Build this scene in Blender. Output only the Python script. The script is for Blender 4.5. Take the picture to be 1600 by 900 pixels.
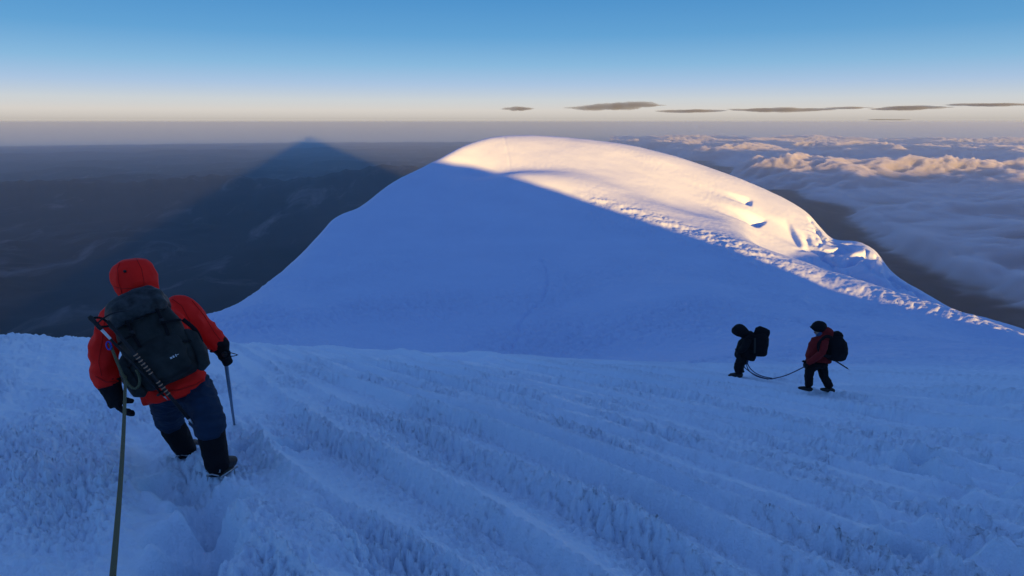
import bpy, bmesh, math, random
import numpy as np
from mathutils import Vector, Matrix

# ---------------------------------------------------------------- clear
for _o in list(bpy.data.objects):
    bpy.data.objects.remove(_o, do_unlink=True)
scene = bpy.context.scene
COL = scene.collection
random.seed(7)

# ---------------------------------------------------------------- camera
FPX = 1062.0                      # focal length in pixels of the 1600 px wide photograph
EYE_Y = 190.0                     # row of the true eye level
PITCH = math.atan((450.0 - EYE_Y) / FPX)
cam_data = bpy.data.cameras.new('camera')
cam_data.sensor_width = 36.0
cam_data.lens = FPX / 1600.0 * 36.0
cam_data.clip_start = 0.05
cam_data.clip_end = 600000.0
cam = bpy.data.objects.new('camera', cam_data)
COL.objects.link(cam)
cam.location = (0, 0, 0)
cam.rotation_euler = (math.pi / 2 - PITCH, 0, 0)
scene.camera = cam
_sp, _cp = math.sin(PITCH), math.cos(PITCH)

def ray(px, py):
    """direction (not normalised) through a pixel of the photograph"""
    px = np.asarray(px, float); py = np.asarray(py, float)
    a = (px - 800.0) / FPX; b = -(py - 450.0) / FPX
    return np.stack([a, _cp + b * _sp, -_sp + b * _cp], -1)

def az_tan(px, py):
    d = ray(px, py)
    return np.arctan2(d[..., 0], d[..., 1]), d[..., 2] / np.hypot(d[..., 0], d[..., 1])

def at(px, py, r):
    """world point seen at a pixel, r metres away over the ground"""
    d = ray(px, py)
    return Vector((d / math.hypot(d[0], d[1]) * r).tolist())

# ---------------------------------------------------------------- light
EXPO = 1.95
SUN_DIR = Vector(ray(481, 214).tolist()).normalized()       # travel direction of the light
SUN_ELEV = math.asin(-SUN_DIR.z)
SUN_ROT = math.atan2(-SUN_DIR.x, -SUN_DIR.y)

scene.view_settings.view_transform = 'Standard'
scene.view_settings.look = 'None'
scene.view_settings.gamma = 1.0
scene.view_settings.use_curve_mapping = False
scene.view_settings.exposure = EXPO

def lin(c):
    c = np.asarray(c, float) / 255.0
    return np.where(c <= 0.04045, c / 12.92, ((c + 0.055) / 1.055) ** 2.4)

world = bpy.data.worlds.new('World')
scene.world = world
world.use_nodes = True
wn, wl = world.node_tree.nodes, world.node_tree.links
for n in list(wn):
    wn.remove(n)
w_out = wn.new('ShaderNodeOutputWorld')
w_bg = wn.new('ShaderNodeBackground')
w_sky = wn.new('ShaderNodeTexSky')
w_sky.sky_type = 'NISHITA'
w_sky.sun_disc = False
w_sky.sun_elevation = SUN_ELEV
w_sky.sun_rotation = SUN_ROT
w_sky.altitude = 5600
w_sky.air_density = 1.0
w_sky.dust_density = 0.6
w_sky.ozone_density = 3.0
w_tc = wn.new('ShaderNodeTexCoord')
w_sep = wn.new('ShaderNodeSeparateXYZ')
wl.new(w_tc.outputs['Generated'], w_sep.inputs[0])
w_max = wn.new('ShaderNodeMath'); w_max.operation = 'MAXIMUM'; w_max.inputs[1].default_value = 0.0
wl.new(w_sep.outputs['Z'], w_max.inputs[0])
w_pow = wn.new('ShaderNodeMath'); w_pow.operation = 'POWER'; w_pow.inputs[1].default_value = 0.5
wl.new(w_max.outputs[0], w_pow.inputs[0])
w_ramp = wn.new('ShaderNodeValToRGB')
wl.new(w_pow.outputs[0], w_ramp.inputs[0])
SKY = [(0.0, (184, 176, 172)), (0.25, (190, 182, 177)), (0.9, (210, 202, 196)), (1.7, (200, 203, 206)),
       (2.9, (168, 190, 216)), (4.4, (134, 178, 211)), (6.6, (97, 156, 201)), (9.5, (75, 139, 192)),
       (15, (84, 137, 196)), (30, (89, 129, 189)), (55, (88, 119, 178)), (90, (86, 114, 171))]
cr = w_ramp.color_ramp
cr.interpolation = 'EASE'
for i, (el, c) in enumerate(SKY):
    p = math.sqrt(math.sin(math.radians(el)))
    e = cr.elements[0] if i == 0 else (cr.elements[1] if i == 1 else cr.elements.new(p))
    e.position = p
    e.color = tuple(lin(c) / 2 ** EXPO) + (1.0,)
cr.interpolation = 'LINEAR'
w_scale = wn.new('ShaderNodeVectorMath'); w_scale.operation = 'SCALE'; w_scale.inputs['Scale'].default_value = 0.008
wl.new(w_sky.outputs[0], w_scale.inputs[0])
w_add = wn.new('ShaderNodeVectorMath'); w_add.operation = 'ADD'
wl.new(w_ramp.outputs[0], w_add.inputs[0]); wl.new(w_scale.outputs[0], w_add.inputs[1])
wl.new(w_add.outputs[0], w_bg.inputs['Color'])
w_bg.inputs['Strength'].default_value = 1.0
wl.new(w_bg.outputs[0], w_out.inputs['Surface'])

sun_data = bpy.data.lights.new('sun', 'SUN')
sun_data.energy = 5.0
sun_data.angle = math.radians(0.5)
sun_data.color = (1.0, 0.51, 0.10)
sun = bpy.data.objects.new('sun', sun_data)
COL.objects.link(sun)
sun.rotation_mode = 'QUATERNION'
sun.rotation_quaternion = SUN_DIR.to_track_quat('-Z', 'Y')
sun.location = (-SUN_DIR) * 300

scene.cycles.use_denoising = True
scene.cycles.max_bounces = 6
scene.cycles.diffuse_bounces = 3
scene.cycles.glossy_bounces = 2
scene.cycles.transmission_bounces = 2
scene.cycles.transparent_max_bounces = 16
scene.cycles.volume_bounces = 2

# ================================================================ numeric helpers
_rng = np.random.RandomState(11)
_PERM = np.concatenate([_rng.permutation(512)] * 3)
_ANG = _rng.rand(512) * 2 * np.pi
_GX, _GY = np.cos(_ANG), np.sin(_ANG)

def noise(x, y, seed=0):
    """gradient noise, about -0.7 .. 0.7"""
    x = np.asarray(x, float) + seed * 17.31; y = np.asarray(y, float) + seed * 9.77
    xi = np.floor(x).astype(np.int64); yi = np.floor(y).astype(np.int64)
    fx = x - xi; fy = y - yi
    xi &= 511; yi &= 511
    u = fx * fx * fx * (fx * (fx * 6 - 15) + 10); v = fy * fy * fy * (fy * (fy * 6 - 15) + 10)
    def g(ix, iy, dx, dy):
        h = _PERM[_PERM[ix & 511] + (iy & 511)]
        return _GX[h] * dx + _GY[h] * dy
    a = g(xi, yi, fx, fy); b = g(xi + 1, yi, fx - 1, fy)
    c = g(xi, yi + 1, fx, fy - 1); d = g(xi + 1, yi + 1, fx - 1, fy - 1)
    return (a * (1 - u) + b * u) * (1 - v) + (c * (1 - u) + d * u) * v

def fbm(x, y, oct=4, seed=0, gain=0.5, lac=2.03):
    s = 0; a = 1.0
    for i in range(oct):
        s = s + a * noise(x, y, seed + i * 3); x = x * lac; y = y * lac; a *= gain
    return s

def sstep(a, b, x):
    t = np.clip((x - a) / (b - a), 0, 1)
    return t * t * (3 - 2 * t)

def pchip(xs, ys, x):
    """monotone cubic through points, flat outside"""
    xs = np.asarray(xs, float); ys = np.asarray(ys, float)
    h = np.diff(xs); d = np.diff(ys) / h
    m = np.zeros_like(ys)
    w1 = 2 * h[1:] + h[:-1]; w2 = h[1:] + 2 * h[:-1]
    ok = d[:-1] * d[1:] > 0
    mm = np.zeros(len(ys) - 2)
    mm[ok] = (w1[ok] + w2[ok]) / (w1[ok] / d[:-1][ok] + w2[ok] / d[1:][ok])
    m[1:-1] = mm; m[0] = d[0]; m[-1] = d[-1]
    x = np.clip(x, xs[0], xs[-1])
    i = np.clip(np.searchsorted(xs, x) - 1, 0, len(h) - 1)
    t = (x - xs[i]) / h[i]
    t2 = t * t; t3 = t2 * t
    return ((2 * t3 - 3 * t2 + 1) * ys[i] + (t3 - 2 * t2 + t) * h[i] * m[i]
            + (-2 * t3 + 3 * t2) * ys[i + 1] + (t3 - t2) * h[i] * m[i + 1])

def gauss_blur(A, sig, axis):
    n = int(sig * 3) + 1
    k = np.exp(-0.5 * (np.arange(-n, n + 1) / sig) ** 2); k /= k.sum()
    pad = [(0, 0), (0, 0)]; pad[axis] = (n, n)
    B = np.pad(A, pad, mode='reflect', reflect_type='odd')
    out = np.zeros_like(A)
    for j, w in enumerate(k):
        out += w * (B[j:j + A.shape[0], :] if axis == 0 else B[:, j:j + A.shape[1]])
    return out

# ================================================================ object helpers
def link(name, me, parent=None, mats=None, smooth=True):
    o = bpy.data.objects.new(name, me)
    COL.objects.link(o)
    if parent is not None:
        o.parent = parent
    for m in ([mats] if mats is not None and not isinstance(mats, (list, tuple)) else (mats or [])):
        if m is not None and m.name not in [x.name for x in me.materials if x]:
            me.materials.append(m)
    if smooth:
        me.polygons.foreach_set('use_smooth', np.ones(len(me.polygons), bool))
    return o

def tag(o, label=None, cat=None, group=None, kind=None):
    if label: o['label'] = label
    if cat: o['category'] = cat
    if group: o['group'] = group
    if kind: o['kind'] = kind
    return o

def grid_mesh(name, X, Y, Z, flip=False, extra=None):
    """quad grid; extra = optional second sheet closed onto the first by nothing (for slabs)"""
    n, m = X.shape
    co = np.stack([X, Y, Z], -1).reshape(-1, 3)
    idx = np.arange(n * m).reshape(n, m)
    q = np.stack([idx[:-1, :-1], idx[1:, :-1], idx[1:, 1:], idx[:-1, 1:]], -1).reshape(-1, 4)
    if flip: q = q[:, ::-1]
    if extra is not None:
        X2, Y2, Z2 = extra
        n2, m2 = X2.shape
        idx2 = np.arange(n2 * m2).reshape(n2, m2) + len(co)
        q2 = np.stack([idx2[:-1, :-1], idx2[1:, :-1], idx2[1:, 1:], idx2[:-1, 1:]], -1).reshape(-1, 4)
        if not flip: q2 = q2[:, ::-1]
        co = np.concatenate([co, np.stack([X2, Y2, Z2], -1).reshape(-1, 3)])
        q = np.concatenate([q, q2])
    me = bpy.data.meshes.new(name)
    me.vertices.add(len(co)); me.vertices.foreach_set('co', co.astype(np.float32).ravel())
    me.loops.add(q.size); me.loops.foreach_set('vertex_index', q.astype(np.int32).ravel())
    me.polygons.add(len(q)); me.polygons.foreach_set('loop_start', np.arange(0, q.size, 4, dtype=np.int32))
    me.update(calc_edges=True)
    return me

class NT:
    """tiny node-tree builder"""
    def __init__(self, name):
        self.m = bpy.data.materials.new(name); self.m.use_nodes = True
        self.n, self.l = self.m.node_tree.nodes, self.m.node_tree.links
        for x in list(self.n): self.n.remove(x)
        self.out = self.n.new('ShaderNodeOutputMaterial')
    def add(self, t, **kw):
        x = self.n.new(t)
        for k, v in kw.items():
            if k.startswith('i_'): x.inputs[k[2:].replace('_', ' ')].default_value = v
            else: setattr(x, k, v)
        return x
    def ln(self, a, b): self.l.new(a, b)
    def coord(self, scale=(1, 1, 1), rot=(0, 0, 0)):
        tc = self.add('ShaderNodeTexCoord'); mp = self.add('ShaderNodeMapping')
        mp.inputs['Scale'].default_value = scale; mp.inputs['Rotation'].default_value = rot
        self.ln(tc.outputs['Object'], mp.inputs[0]); return mp.outputs[0]
    def noise(self, vec, scale, detail=4, rough=0.5, dist=0.0):
        x = self.add('ShaderNodeTexNoise'); x.inputs['Scale'].default_value = scale
        x.inputs['Detail'].default_value = detail; x.inputs['Roughness'].default_value = rough
        x.inputs['Distortion'].default_value = dist
        self.ln(vec, x.inputs['Vector']); return x.outputs['Fac']
    def ramp(self, fac, stops):
        x = self.add('ShaderNodeValToRGB'); r = x.color_ramp
        for i, (p, c) in enumerate(stops):
            e = r.elements[i] if i < 2 else r.elements.new(p)
            e.position = p; e.color = tuple(c) + (1.0,)
        self.ln(fac, x.inputs[0]); return x.outputs[0]
    def bump(self, h, strength=0.5, dist=0.01, prev=None):
        x = self.add('ShaderNodeBump'); x.inputs['Strength'].default_value = strength
        x.inputs['Distance'].default_value = dist; self.ln(h, x.inputs['Height'])
        if prev is not None: self.ln(prev, x.inputs['Normal'])
        return x.outputs[0]
    def principled(self, color=None, rough=0.6, spec=0.3, normal=None, metallic=0.0, sheen=0.0):
        b = self.add('ShaderNodeBsdfPrincipled')
        if color is not None:
            if hasattr(color, 'is_linked') or hasattr(color, 'links'): self.ln(color, b.inputs['Base Color'])
            else: b.inputs['Base Color'].default_value = tuple(color) + (1.0,)
        if hasattr(rough, 'links'): self.ln(rough, b.inputs['Roughness'])
        else: b.inputs['Roughness'].default_value = rough
        b.inputs['Specular IOR Level'].default_value = spec
        b.inputs['Metallic'].default_value = metallic
        if sheen: b.inputs['Sheen Weight'].default_value = sheen
        if normal is not None: self.ln(normal, b.inputs['Normal'])
        self.ln(b.outputs[0], self.out.inputs['Surface'])
        return b

# ================================================================ SNOW: shape of the ground
def curve(pts):
    """control points (px, py, r) -> az, r, z"""
    p = np.array(pts, float)
    az, t = az_tan(p[:, 0], p[:, 1])
    o = np.argsort(az)
    return az[o], p[o, 2], (t * p[:, 2])[o]

C_A = curve([(-120, 541, 12), (0, 538, 13), (140, 540, 14), (350, 540, 17), (440, 545, 20), (560, 551, 22), (700, 556, 24),
             (850, 562, 23.5), (1000, 571, 22), (1150, 582, 20), (1300, 594, 19), (1450, 601, 18.5), (1600, 606, 18), (1750, 612, 18)])
C_B = curve([(-120, 760, 40), (0, 720, 40), (200, 640, 40), (350, 600, 40), (440, 580, 44), (560, 575, 48), (700, 578, 50),
             (850, 580, 50), (1000, 578, 48), (1150, 566, 44), (1300, 564, 42), (1450, 566, 40), (1600, 572, 38), (1750, 580, 36)])
C_C = curve([(-120, 800, 74), (0, 740, 76), (200, 620, 78), (330, 530, 78), (400, 513, 82), (470, 510, 84), (560, 517, 85), (700, 530, 84),
             (850, 540, 80), (1000, 542, 74), (1150, 536, 69), (1300, 532, 65), (1450, 537, 60), (1600, 547, 54), (1750, 565, 50)])
C_D = curve([(-120, 850, 90), (0, 790, 92), (200, 640, 92), (330, 510, 90), (400, 478, 96), (500, 432, 119), (600, 402, 130), (690, 382, 137), (790, 372, 141), (900, 376, 139),
             (1000, 392, 132), (1100, 416, 123), (1190, 440, 119), (1250, 448, 119), (1300, 460, 119.5), (1400, 480, 116), (1500, 508, 111), (1570, 528, 107), (1600, 537, 104.5), (1750, 592, 94)])
C_E = curve([(-120, 900, 96), (0, 820, 98), (200, 650, 98), (330, 498, 95), (400, 464, 105), (450, 428, 122), (500, 388, 138), (600, 330, 161), (690, 283, 179), (740, 273, 183), (790, 274, 180), (850, 286, 174),
             (900, 300, 169), (1000, 328, 161), (1100, 360, 152), (1190, 391, 140), (1250, 412, 134), (1300, 428, 129.5), (1330, 437, 126.3), (1400, 459, 120.8),
             (1500, 492, 114), (1570, 515, 110), (1600, 525, 108), (1750, 585, 97)])
C_F = curve([(-120, 930, 99), (0, 840, 101), (200, 655, 101), (330, 493, 97), (400, 457, 110), (450, 418, 128), (500, 371, 147), (555, 333, 162), (600, 302, 174), (655, 270, 186), (690, 254, 192), (740, 247, 196), (790, 247, 194), (850, 255, 191),
             (900, 264, 190), (1000, 286, 189), (1100, 318, 187), (1160, 358, 172), (1190, 387, 167), (1250, 412, 168), (1300, 434, 166), (1340, 450, 160), (1400, 474, 148),
             (1500, 507, 133), (1600, 533, 120), (1750, 590, 105)])
C_G = curve([(-120, 960, 102), (0, 860, 104), (200, 660, 104), (330, 490, 99), (340, 488, 100), (400, 455, 113), (450, 415, 131), (500, 365, 150), (520, 342, 158),
             (540, 332, 163), (555, 327, 166), (570, 318, 170), (600, 295, 178), (655, 262, 190), (690, 245, 198), (730, 225, 207), (790, 211, 217), (850, 212, 223), (950, 221, 229),
             (1020, 234, 231), (1080, 251, 231), (1130, 269, 229), (1180, 289, 227), (1230, 312, 222), (1262, 333, 217), (1283, 357, 208),
             (1305, 375, 199), (1340, 378, 196), (1368, 392, 189), (1395, 428, 177), (1430, 451, 166), (1490, 484, 151), (1540, 499, 141),
             (1600, 516, 136), (1750, 575, 118)])
NODES = [C_A, C_B, C_C, C_D, C_E, C_F, C_G]
R_EARTH = 6371000.0
AZ0, AZ1 = math.radians(-52), math.radians(52)
RB0, RB1 = 0.4, 460.0
NB_A, NB_R = 700, 900
b_az = np.linspace(AZ0, AZ1, NB_A)
b_lr = np.linspace(math.log(RB0), math.log(RB1), NB_R)

def build_base():
    R = [np.zeros(NB_A)]; Z = [np.full(NB_A, -1.62)]
    s1 = pchip(np.radians([-52, -37, -24, -10, 0, 20, 37, 52]), [.19, .20, .222, .24, .25, .275, .285, .29], b_az)
    R.append(np.full(NB_A, 5.0)); Z.append(-1.62 - s1 * 5.0)
    for (a, r, z) in NODES:
        R.append(pchip(a, r, b_az)); Z.append(pchip(a, z, b_az))
    rG, zG = R[-1], Z[-1]
    R.append(rG * 1.07); Z.append(zG - 0.16 * rG * 0.07 - 1.0)
    R.append(rG * 1.25); Z.append(zG - 0.45 * rG * 0.25)
    R.append(rG * 5.0); Z.append(zG - 0.75 * rG * 4.0)
    R = np.array(R); Z = np.array(Z)
    K = len(R)
    h = np.diff(R, axis=0); d = np.diff(Z, axis=0) / h
    m = np.zeros_like(Z)
    w1 = 2 * h[1:] + h[:-1]; w2 = h[1:] + 2 * h[:-1]
    ok = d[:-1] * d[1:] > 0
    with np.errstate(divide='ignore', invalid='ignore'):
        mm = (w1 + w2) / (w1 / d[:-1] + w2 / d[1:])
    m[1:-1] = np.where(ok, mm, 0); m[0] = d[0]; m[-1] = d[-1]
    rr = np.exp(b_lr)[None, :] * np.ones((NB_A, 1))
    out = np.zeros_like(rr)
    for k in range(K - 1):
        r0 = R[k][:, None]; hh = h[k][:, None]
        t = (rr - r0) / hh
        msk = (t >= 0) & ((t < 1) | (k == K - 2))
        t2 = t * t; t3 = t2 * t
        v = ((2 * t3 - 3 * t2 + 1) * Z[k][:, None] + (t3 - 2 * t2 + t) * hh * m[k][:, None]
             + (-2 * t3 + 3 * t2) * Z[k + 1][:, None] + (t3 - t2) * hh * m[k + 1][:, None])
        out = np.where(msk, v, out)
    G = out / rr                                   # smooth the apparent height, keeps the crest
    G = gauss_blur(G, 1.3, 1); G = gauss_blur(G, 1.6, 0)
    return G * rr, R
BASE, NODE_R = build_base()

def _cubw(t):
    return (-.5 * t + t * t - .5 * t ** 3, 1 - 2.5 * t * t + 1.5 * t ** 3, .5 * t + 2 * t * t - 1.5 * t ** 3, -.5 * t * t + .5 * t ** 3)

def base_h(az, r):
    u = (np.clip(az, AZ0, AZ1) - AZ0) / (AZ1 - AZ0) * (NB_A - 1)
    v = (np.log(np.clip(r, RB0, RB1)) - b_lr[0]) / (b_lr[-1] - b_lr[0]) * (NB_R - 1)
    i = np.clip(np.floor(u).astype(int), 1, NB_A - 3); j = np.clip(np.floor(v).astype(int), 1, NB_R - 3)
    wu = _cubw(u - i); wv = _cubw(v - j)
    s = 0
    for a in range(4):
        for b in range(4):
            s = s + wu[a] * wv[b] * BASE[i + a - 1, j + b - 1]
    return s

def node_r(k, az):
    return np.interp(az, b_az, NODE_R[k])

# local swells and hollows: (px, py, r, radius along view, radius across, height)
def hit_base(px, py, rmin=1.0, rmax=400.0, f=None):
    a, t = az_tan(px, py)
    r = np.exp(np.linspace(math.log(rmin), math.log(rmax), 4000))
    z = (f or base_h)(np.full_like(r, float(a)), r) - t * r
    k = np.where(z > 0)[0]
    if len(k) == 0: return None
    k = max(k[0], 1)
    w = z[k - 1] / (z[k - 1] - z[k])
    return r[k - 1] + w * (r[k] - r[k - 1])

RIDGE_AZ = math.radians(-33.0)       # the wind ridges run this way
_ra, _rb = math.sin(RIDGE_AZ), math.cos(RIDGE_AZ)

LOCAL = []   # (x, y, angle, len_u, len_v, height)
def local(px, py, lu, lv, h, r=None, az=None):
    rr = r if r is not None else hit_base(px, py)
    a, _ = az_tan(px, py)
    LOCAL.append((rr * math.sin(a), rr * math.cos(a), float(a) if az is None else az, lu, lv, h))

# dome: pits and crevasses on the lit side (lu along the line of sight, lv across)
local(1075, 318, 10, 14, -1.1)
local(850, 284, 9, 16, 1.2)
local(770, 263, 7, 16, -1.5)
# broken steps: the snow sinks towards the right, then rises in a short wall that faces left
SAW = []
def saw(px, py, lu, L, d, skew=0.0):
    rr = hit_base(px, py, 100); a, _ = az_tan(px, py)
    SAW.append((rr * math.sin(a), rr * math.cos(a), float(a), lu, L, d, skew))
saw(1168, 314, 2.6, 14, 1.5)
saw(1184, 346, 4.0, 20, 2.5, 0.25)
saw(1238, 366, 7.0, 16, 1.1, -0.25)

def footprints():
    fp = []
    # trench worn by the rope team around the near climber and towards the camera
    for (x, y, d, s) in [(300, 880, .10, .22), (318, 850, .10, .20), (290, 835, .07, .2), (345, 800, .09, .18), (320, 790, .08, .2), (300, 770, .07, .2),
                         (455, 712, .12, .16), (425, 690, .05, .2), (385, 712, .10, .12), (270, 760, .06, .2),
                         # trail on the right
                         (1440, 735, .17, .22), (1462, 725, .10, .18), (1425, 745, .10, .18), (1512, 735, .13, .17), (1525, 686, .12, .22), (1468, 690, .08, .2), (1520, 690, .06, .15),
                         (1415, 882, .16, .15), (1440, 790, .06, .15), (1392, 785, .06, .14), (1480, 820, .12, .2), (1500, 865, .12, .22), (1440, 850, .1, .15),
                         (1545, 770, .07, .2), (1490, 775, .06, .16), (1400, 830, .06, .2), (1560, 840, .07, .2), (1360, 680, .05, .2), (1330, 665, .05, .2),
                         (1450, 660, .05, .2), (1410, 650, .06, .25), (1560, 650, .05, .2),
                         (700, 566, .22, .9), (740, 570, .16, .7)]:
        fp.append((x, y, d, s))
    return fp
FOOT = []
for (x, y, d, s) in footprints():
    rr = hit_base(x, y, 1.0, 60)
    a, _ = az_tan(x, y)
    FOOT.append((rr * math.sin(a), rr * math.cos(a), d, s))
# line of old steps up the dome
TRACK = []
_tp = np.array([(845, 403), (852, 415), (856, 432), (854, 450), (848, 468), (835, 480), (818, 494), (810, 508), (812, 520), (803, 535), (797, 556)], float)
for i in range(len(_tp) - 1):
    for t in np.linspace(0, 1, 5)[:-1]:
        q = _tp[i] + (_tp[i + 1] - _tp[i]) * t
        rr = hit_base(q[0], q[1], 30, 400)
        a, _ = az_tan(q[0], q[1]); TRACK.append((rr * math.sin(a), rr * math.cos(a)))
_tp = np.array([(788, 212), (791, 228), (795, 244), (797, 256)], float)
TRACK2 = []
for i in range(len(_tp) - 1):
    for t in np.linspace(0, 1, 6)[:-1]:
        q = _tp[i] + (_tp[i + 1] - _tp[i]) * t
        rr = hit_base(q[0], q[1] + .5, 150, 400)
        if rr is None: continue
        a, _ = az_tan(q[0], q[1]); TRACK2.append((rr * math.sin(a), rr * math.cos(a)))

def path_dist(pts, x, y):
    d = np.full(x.shape, 1e9)
    for i in range(len(pts) - 1):
        (x0, y0), (x1, y1) = pts[i], pts[i + 1]
        vx, vy = x1 - x0, y1 - y0
        L2 = vx * vx + vy * vy + 1e-9
        t = np.clip(((x - x0) * vx + (y - y0) * vy) / L2, 0, 1)
        d = np.minimum(d, np.hypot(x - x0 - t * vx, y - y0 - t * vy))
    return d

def world_path(pix, rmin=1.0, rmax=120.0):
    out = []
    for (px, py) in pix:
        rr = hit_base(px, py, rmin, rmax); a, _ = az_tan(px, py)
        out.append((rr * math.sin(a), rr * math.cos(a)))
    return out
CREVASSE = [world_path(p, 135, 400) for p in ([(1352, 412), (1366, 426), (1378, 440)], [(1386, 438), (1396, 450), (1408, 460)], [(1424, 456), (1432, 464), (1440, 471)])]
CLIMB_PATH = world_path([(1040, 566), (1100, 578), (1150, 588), (1210, 597), (1270, 607), (1340, 613), (1420, 622), (1520, 640), (1620, 662)])
DRAG_PATH = world_path([(215, 680), (235, 740), (240, 800), (225, 870), (215, 895)], 1.0, 20)
TRENCH = world_path([(325, 790), (320, 820), (305, 895)], 1.0, 20)
RIM = world_path([(358, 660), (400, 705), (450, 760), (500, 830), (540, 895)], 1.0, 20)

def relief(az, r, near):
    x = r * np.sin(az); y = r * np.cos(az)
    h = np.zeros_like(x)
    for (lx, ly, la, lu, lv, hh) in LOCAL:
        dx, dy = x - lx, y - ly
        u = dx * math.sin(la) + dy * math.cos(la); v = dx * math.cos(la) - dy * math.sin(la)
        q = (u / lu) ** 2 + (v / lv) ** 2
        h += hh * np.exp(-np.minimum(q, 40))
    for (lx, ly, la, lu, L, d, sk) in ([] if near else SAW):
        dx, dy = x - lx, y - ly
        u = dx * math.sin(la) + dy * math.cos(la); v = dx * math.cos(la) - dy * math.sin(la) - sk * u
        prof = np.where(v < 0, np.clip(1 + v / L, 0, 1) ** 3, 1 - sstep(0, 1.5, v))
        h -= d * prof * np.exp(-np.minimum((u / lu) ** 4, 40))
    if not near:
        for cp in CREVASSE:
            dd = path_dist(cp, x, y); h -= 0.7 * np.exp(-(dd / 0.6) ** 2)
    # wind ridges
    u = x * _rb - y * _ra; v = x * _ra + y * _rb            # across, along
    wob = 0.35 * noise(u * 0.35, v * 0.16, 5) + 0.12 * noise(u * 1.1, v * 0.5, 6)
    uu = u + wob
    n1 = noise(uu * 1.05, v * 0.10, 1); n2 = noise(uu * 2.3, v * 0.22, 2); n3 = noise(uu * 0.42, v * 0.06, 3)
    rid = (1 - np.abs(n1) * 2.6) * 0.13 + (0.6 - np.abs(n2) * 2.2) * 0.06 + n3 * 0.13
    ph = uu * 1.6 + 0.9 * noise(u * 0.22, v * 0.09, 7) + 0.25 * noise(u * .8, v * .35, 8)
    fr_ = ph - np.floor(ph)
    sawp = np.where(fr_ < 0.22, sstep(0, 0.22, fr_), (1 - (fr_ - 0.22) / 0.78) ** 1.25)
    amp = 0.35 + 0.9 * sstep(-0.3, 0.45, noise(np.floor(ph) * 7.3 + .5, v * 0.14, 9))
    rid = sawp * 0.21 * amp + (1 - np.abs(n2) * 2.2) * 0.04 + n3 * 0.14
    if near:
        fade = sstep(0.5, 2.0, r) * (1 - 0.45 * sstep(14, 28, r))
        left = sstep(math.radians(-30), math.radians(-12), az + 0.05 * noise(x * .5, y * .5, 44))  # the left side is trodden and rounder
        lum = fbm(x * 1.7, y * 1.7, 3, 40) * 0.075 + np.abs(noise(x * 4.1, y * 4.1, 46)) * 0.05
        h += (rid * (0.25 + 0.75 * left) + lum * (1 - 0.8 * left)) * fade
        # crust: small clods and needles, leaning along the wind
        wx = uu * 1.0; wy = v * 0.55
        c1 = np.abs(noise(wx * 7.5, wy * 7.5, 21)); c2 = np.abs(noise(wx * 16, wy * 16, 22)); c3 = noise(wx * 34, wy * 34, 23)
        patch = 0.42 + 1.05 * sstep(-0.3, 0.4, fbm(u * 0.8, v * 0.4, 3, 31))
        fine = 1 - 0.75 * sstep(9, 24, r)
        smooth_drag = np.exp(-(path_dist(DRAG_PATH, x, y) / 0.16) ** 2)
        crest = np.exp(-((fr_ - 0.34) / 0.16) ** 2) * left
        wall = np.exp(-((fr_ - 0.08) / 0.13) ** 2) * left
        h += (0.065 * c1 + 0.090 * c2 + 0.060 * c3 * (1 - sstep(4, 10, r))) * patch * fine * (1 - 0.8 * smooth_drag) * (1 - 0.75 * crest + 0.6 * wall)
        for (fx, fy, d, s) in FOOT:
            q = ((x - fx) ** 2 + (y - fy) ** 2) / (s * s)
            w = np.exp(-np.minimum(q * q, 40))
            ring = np.exp(-((np.sqrt(q) - 1.35) / 0.35) ** 2)
            h += -2.3 * d * w + 0.45 * d * ring
        d = path_dist(TRENCH, x, y); h += -0.24 * np.exp(-(d / 0.17) ** 2)
        d = path_dist(RIM, x, y); h += 0.12 * np.exp(-(d / 0.13) ** 2)
        h += -0.05 * smooth_drag
        d = path_dist(CLIMB_PATH, x, y) + 0.06 * noise(x * 2, y * 2, 61)
        h += (-0.16 * np.exp(-(d / 0.26) ** 2) + 0.05 * np.exp(-((d - 0.5) / 0.2) ** 2)) * (0.75 + 0.5 * noise(u * 1.6, v * 1.6, 62))
    else:
        k = 1 - 0.8 * sstep(90, 150, r)
        h += rid * 0.6 * (1 - sstep(28, 70, r))
        h += (fbm(u * 1.6, v * 0.7, 3, 51) * 0.28 * (0.5 + sstep(-.3, .3, noise(x * .06, y * .06, 58)))) * k * sstep(28, 45, r)
        h += fbm(u * 0.05, v * 0.05, 3, 52) * 0.35 * sstep(60, 110, r)
        # broken ice in the shaded hollow behind the shoulder
        brk = sstep(math.radians(22.5), math.radians(25.5), az) * sstep(1.22, 1.34, r / node_r(6, az)) * (1 - sstep(0.95, 1.0, r / node_r(8, az)))
        wob2 = x + 3 * noise(x * .11, y * .11, 64)
        cell = np.abs(noise(wob2 * 0.13, y * 0.075, 65)); cell2 = np.abs(noise(wob2 * 0.3, y * 0.2, 66))
        h += brk * (sstep(0.0, 0.16, cell) * 2.0 - 1.6 + sstep(0, .2, cell2) * 0.6)
        # rough crust along the sunlit shoulder
        rE = node_r(6, az)
        azr = np.degrees(az)
        band = sstep(0.86, 0.90, r / rE) * (1 - sstep(0.975, 1.03, r / rE + 0.04 * noise(x * .08, y * .08, 57))) * sstep(4.5, 7.5, azr)
        h += band * (np.abs(noise(x * 1.1, y * 1.1, 53)) * 0.36 + np.abs(noise(x * 2.3, y * 2.3, 54)) * 0.22 + fbm(x * .35, y * .35, 3, 59) * .35) * (1 - 0.62 * sstep(20, 25, azr))
        dt = path_dist(TRACK, x, y); h += -0.42 * np.exp(-(dt / 0.34) ** 2) * (0.7 + 0.9 * noise(x * 1.2, y * 1.2, 55))
        dt = path_dist(TRACK2, x, y); h += -0.10 * np.exp(-(dt / 0.3) ** 2)
    return h

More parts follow.
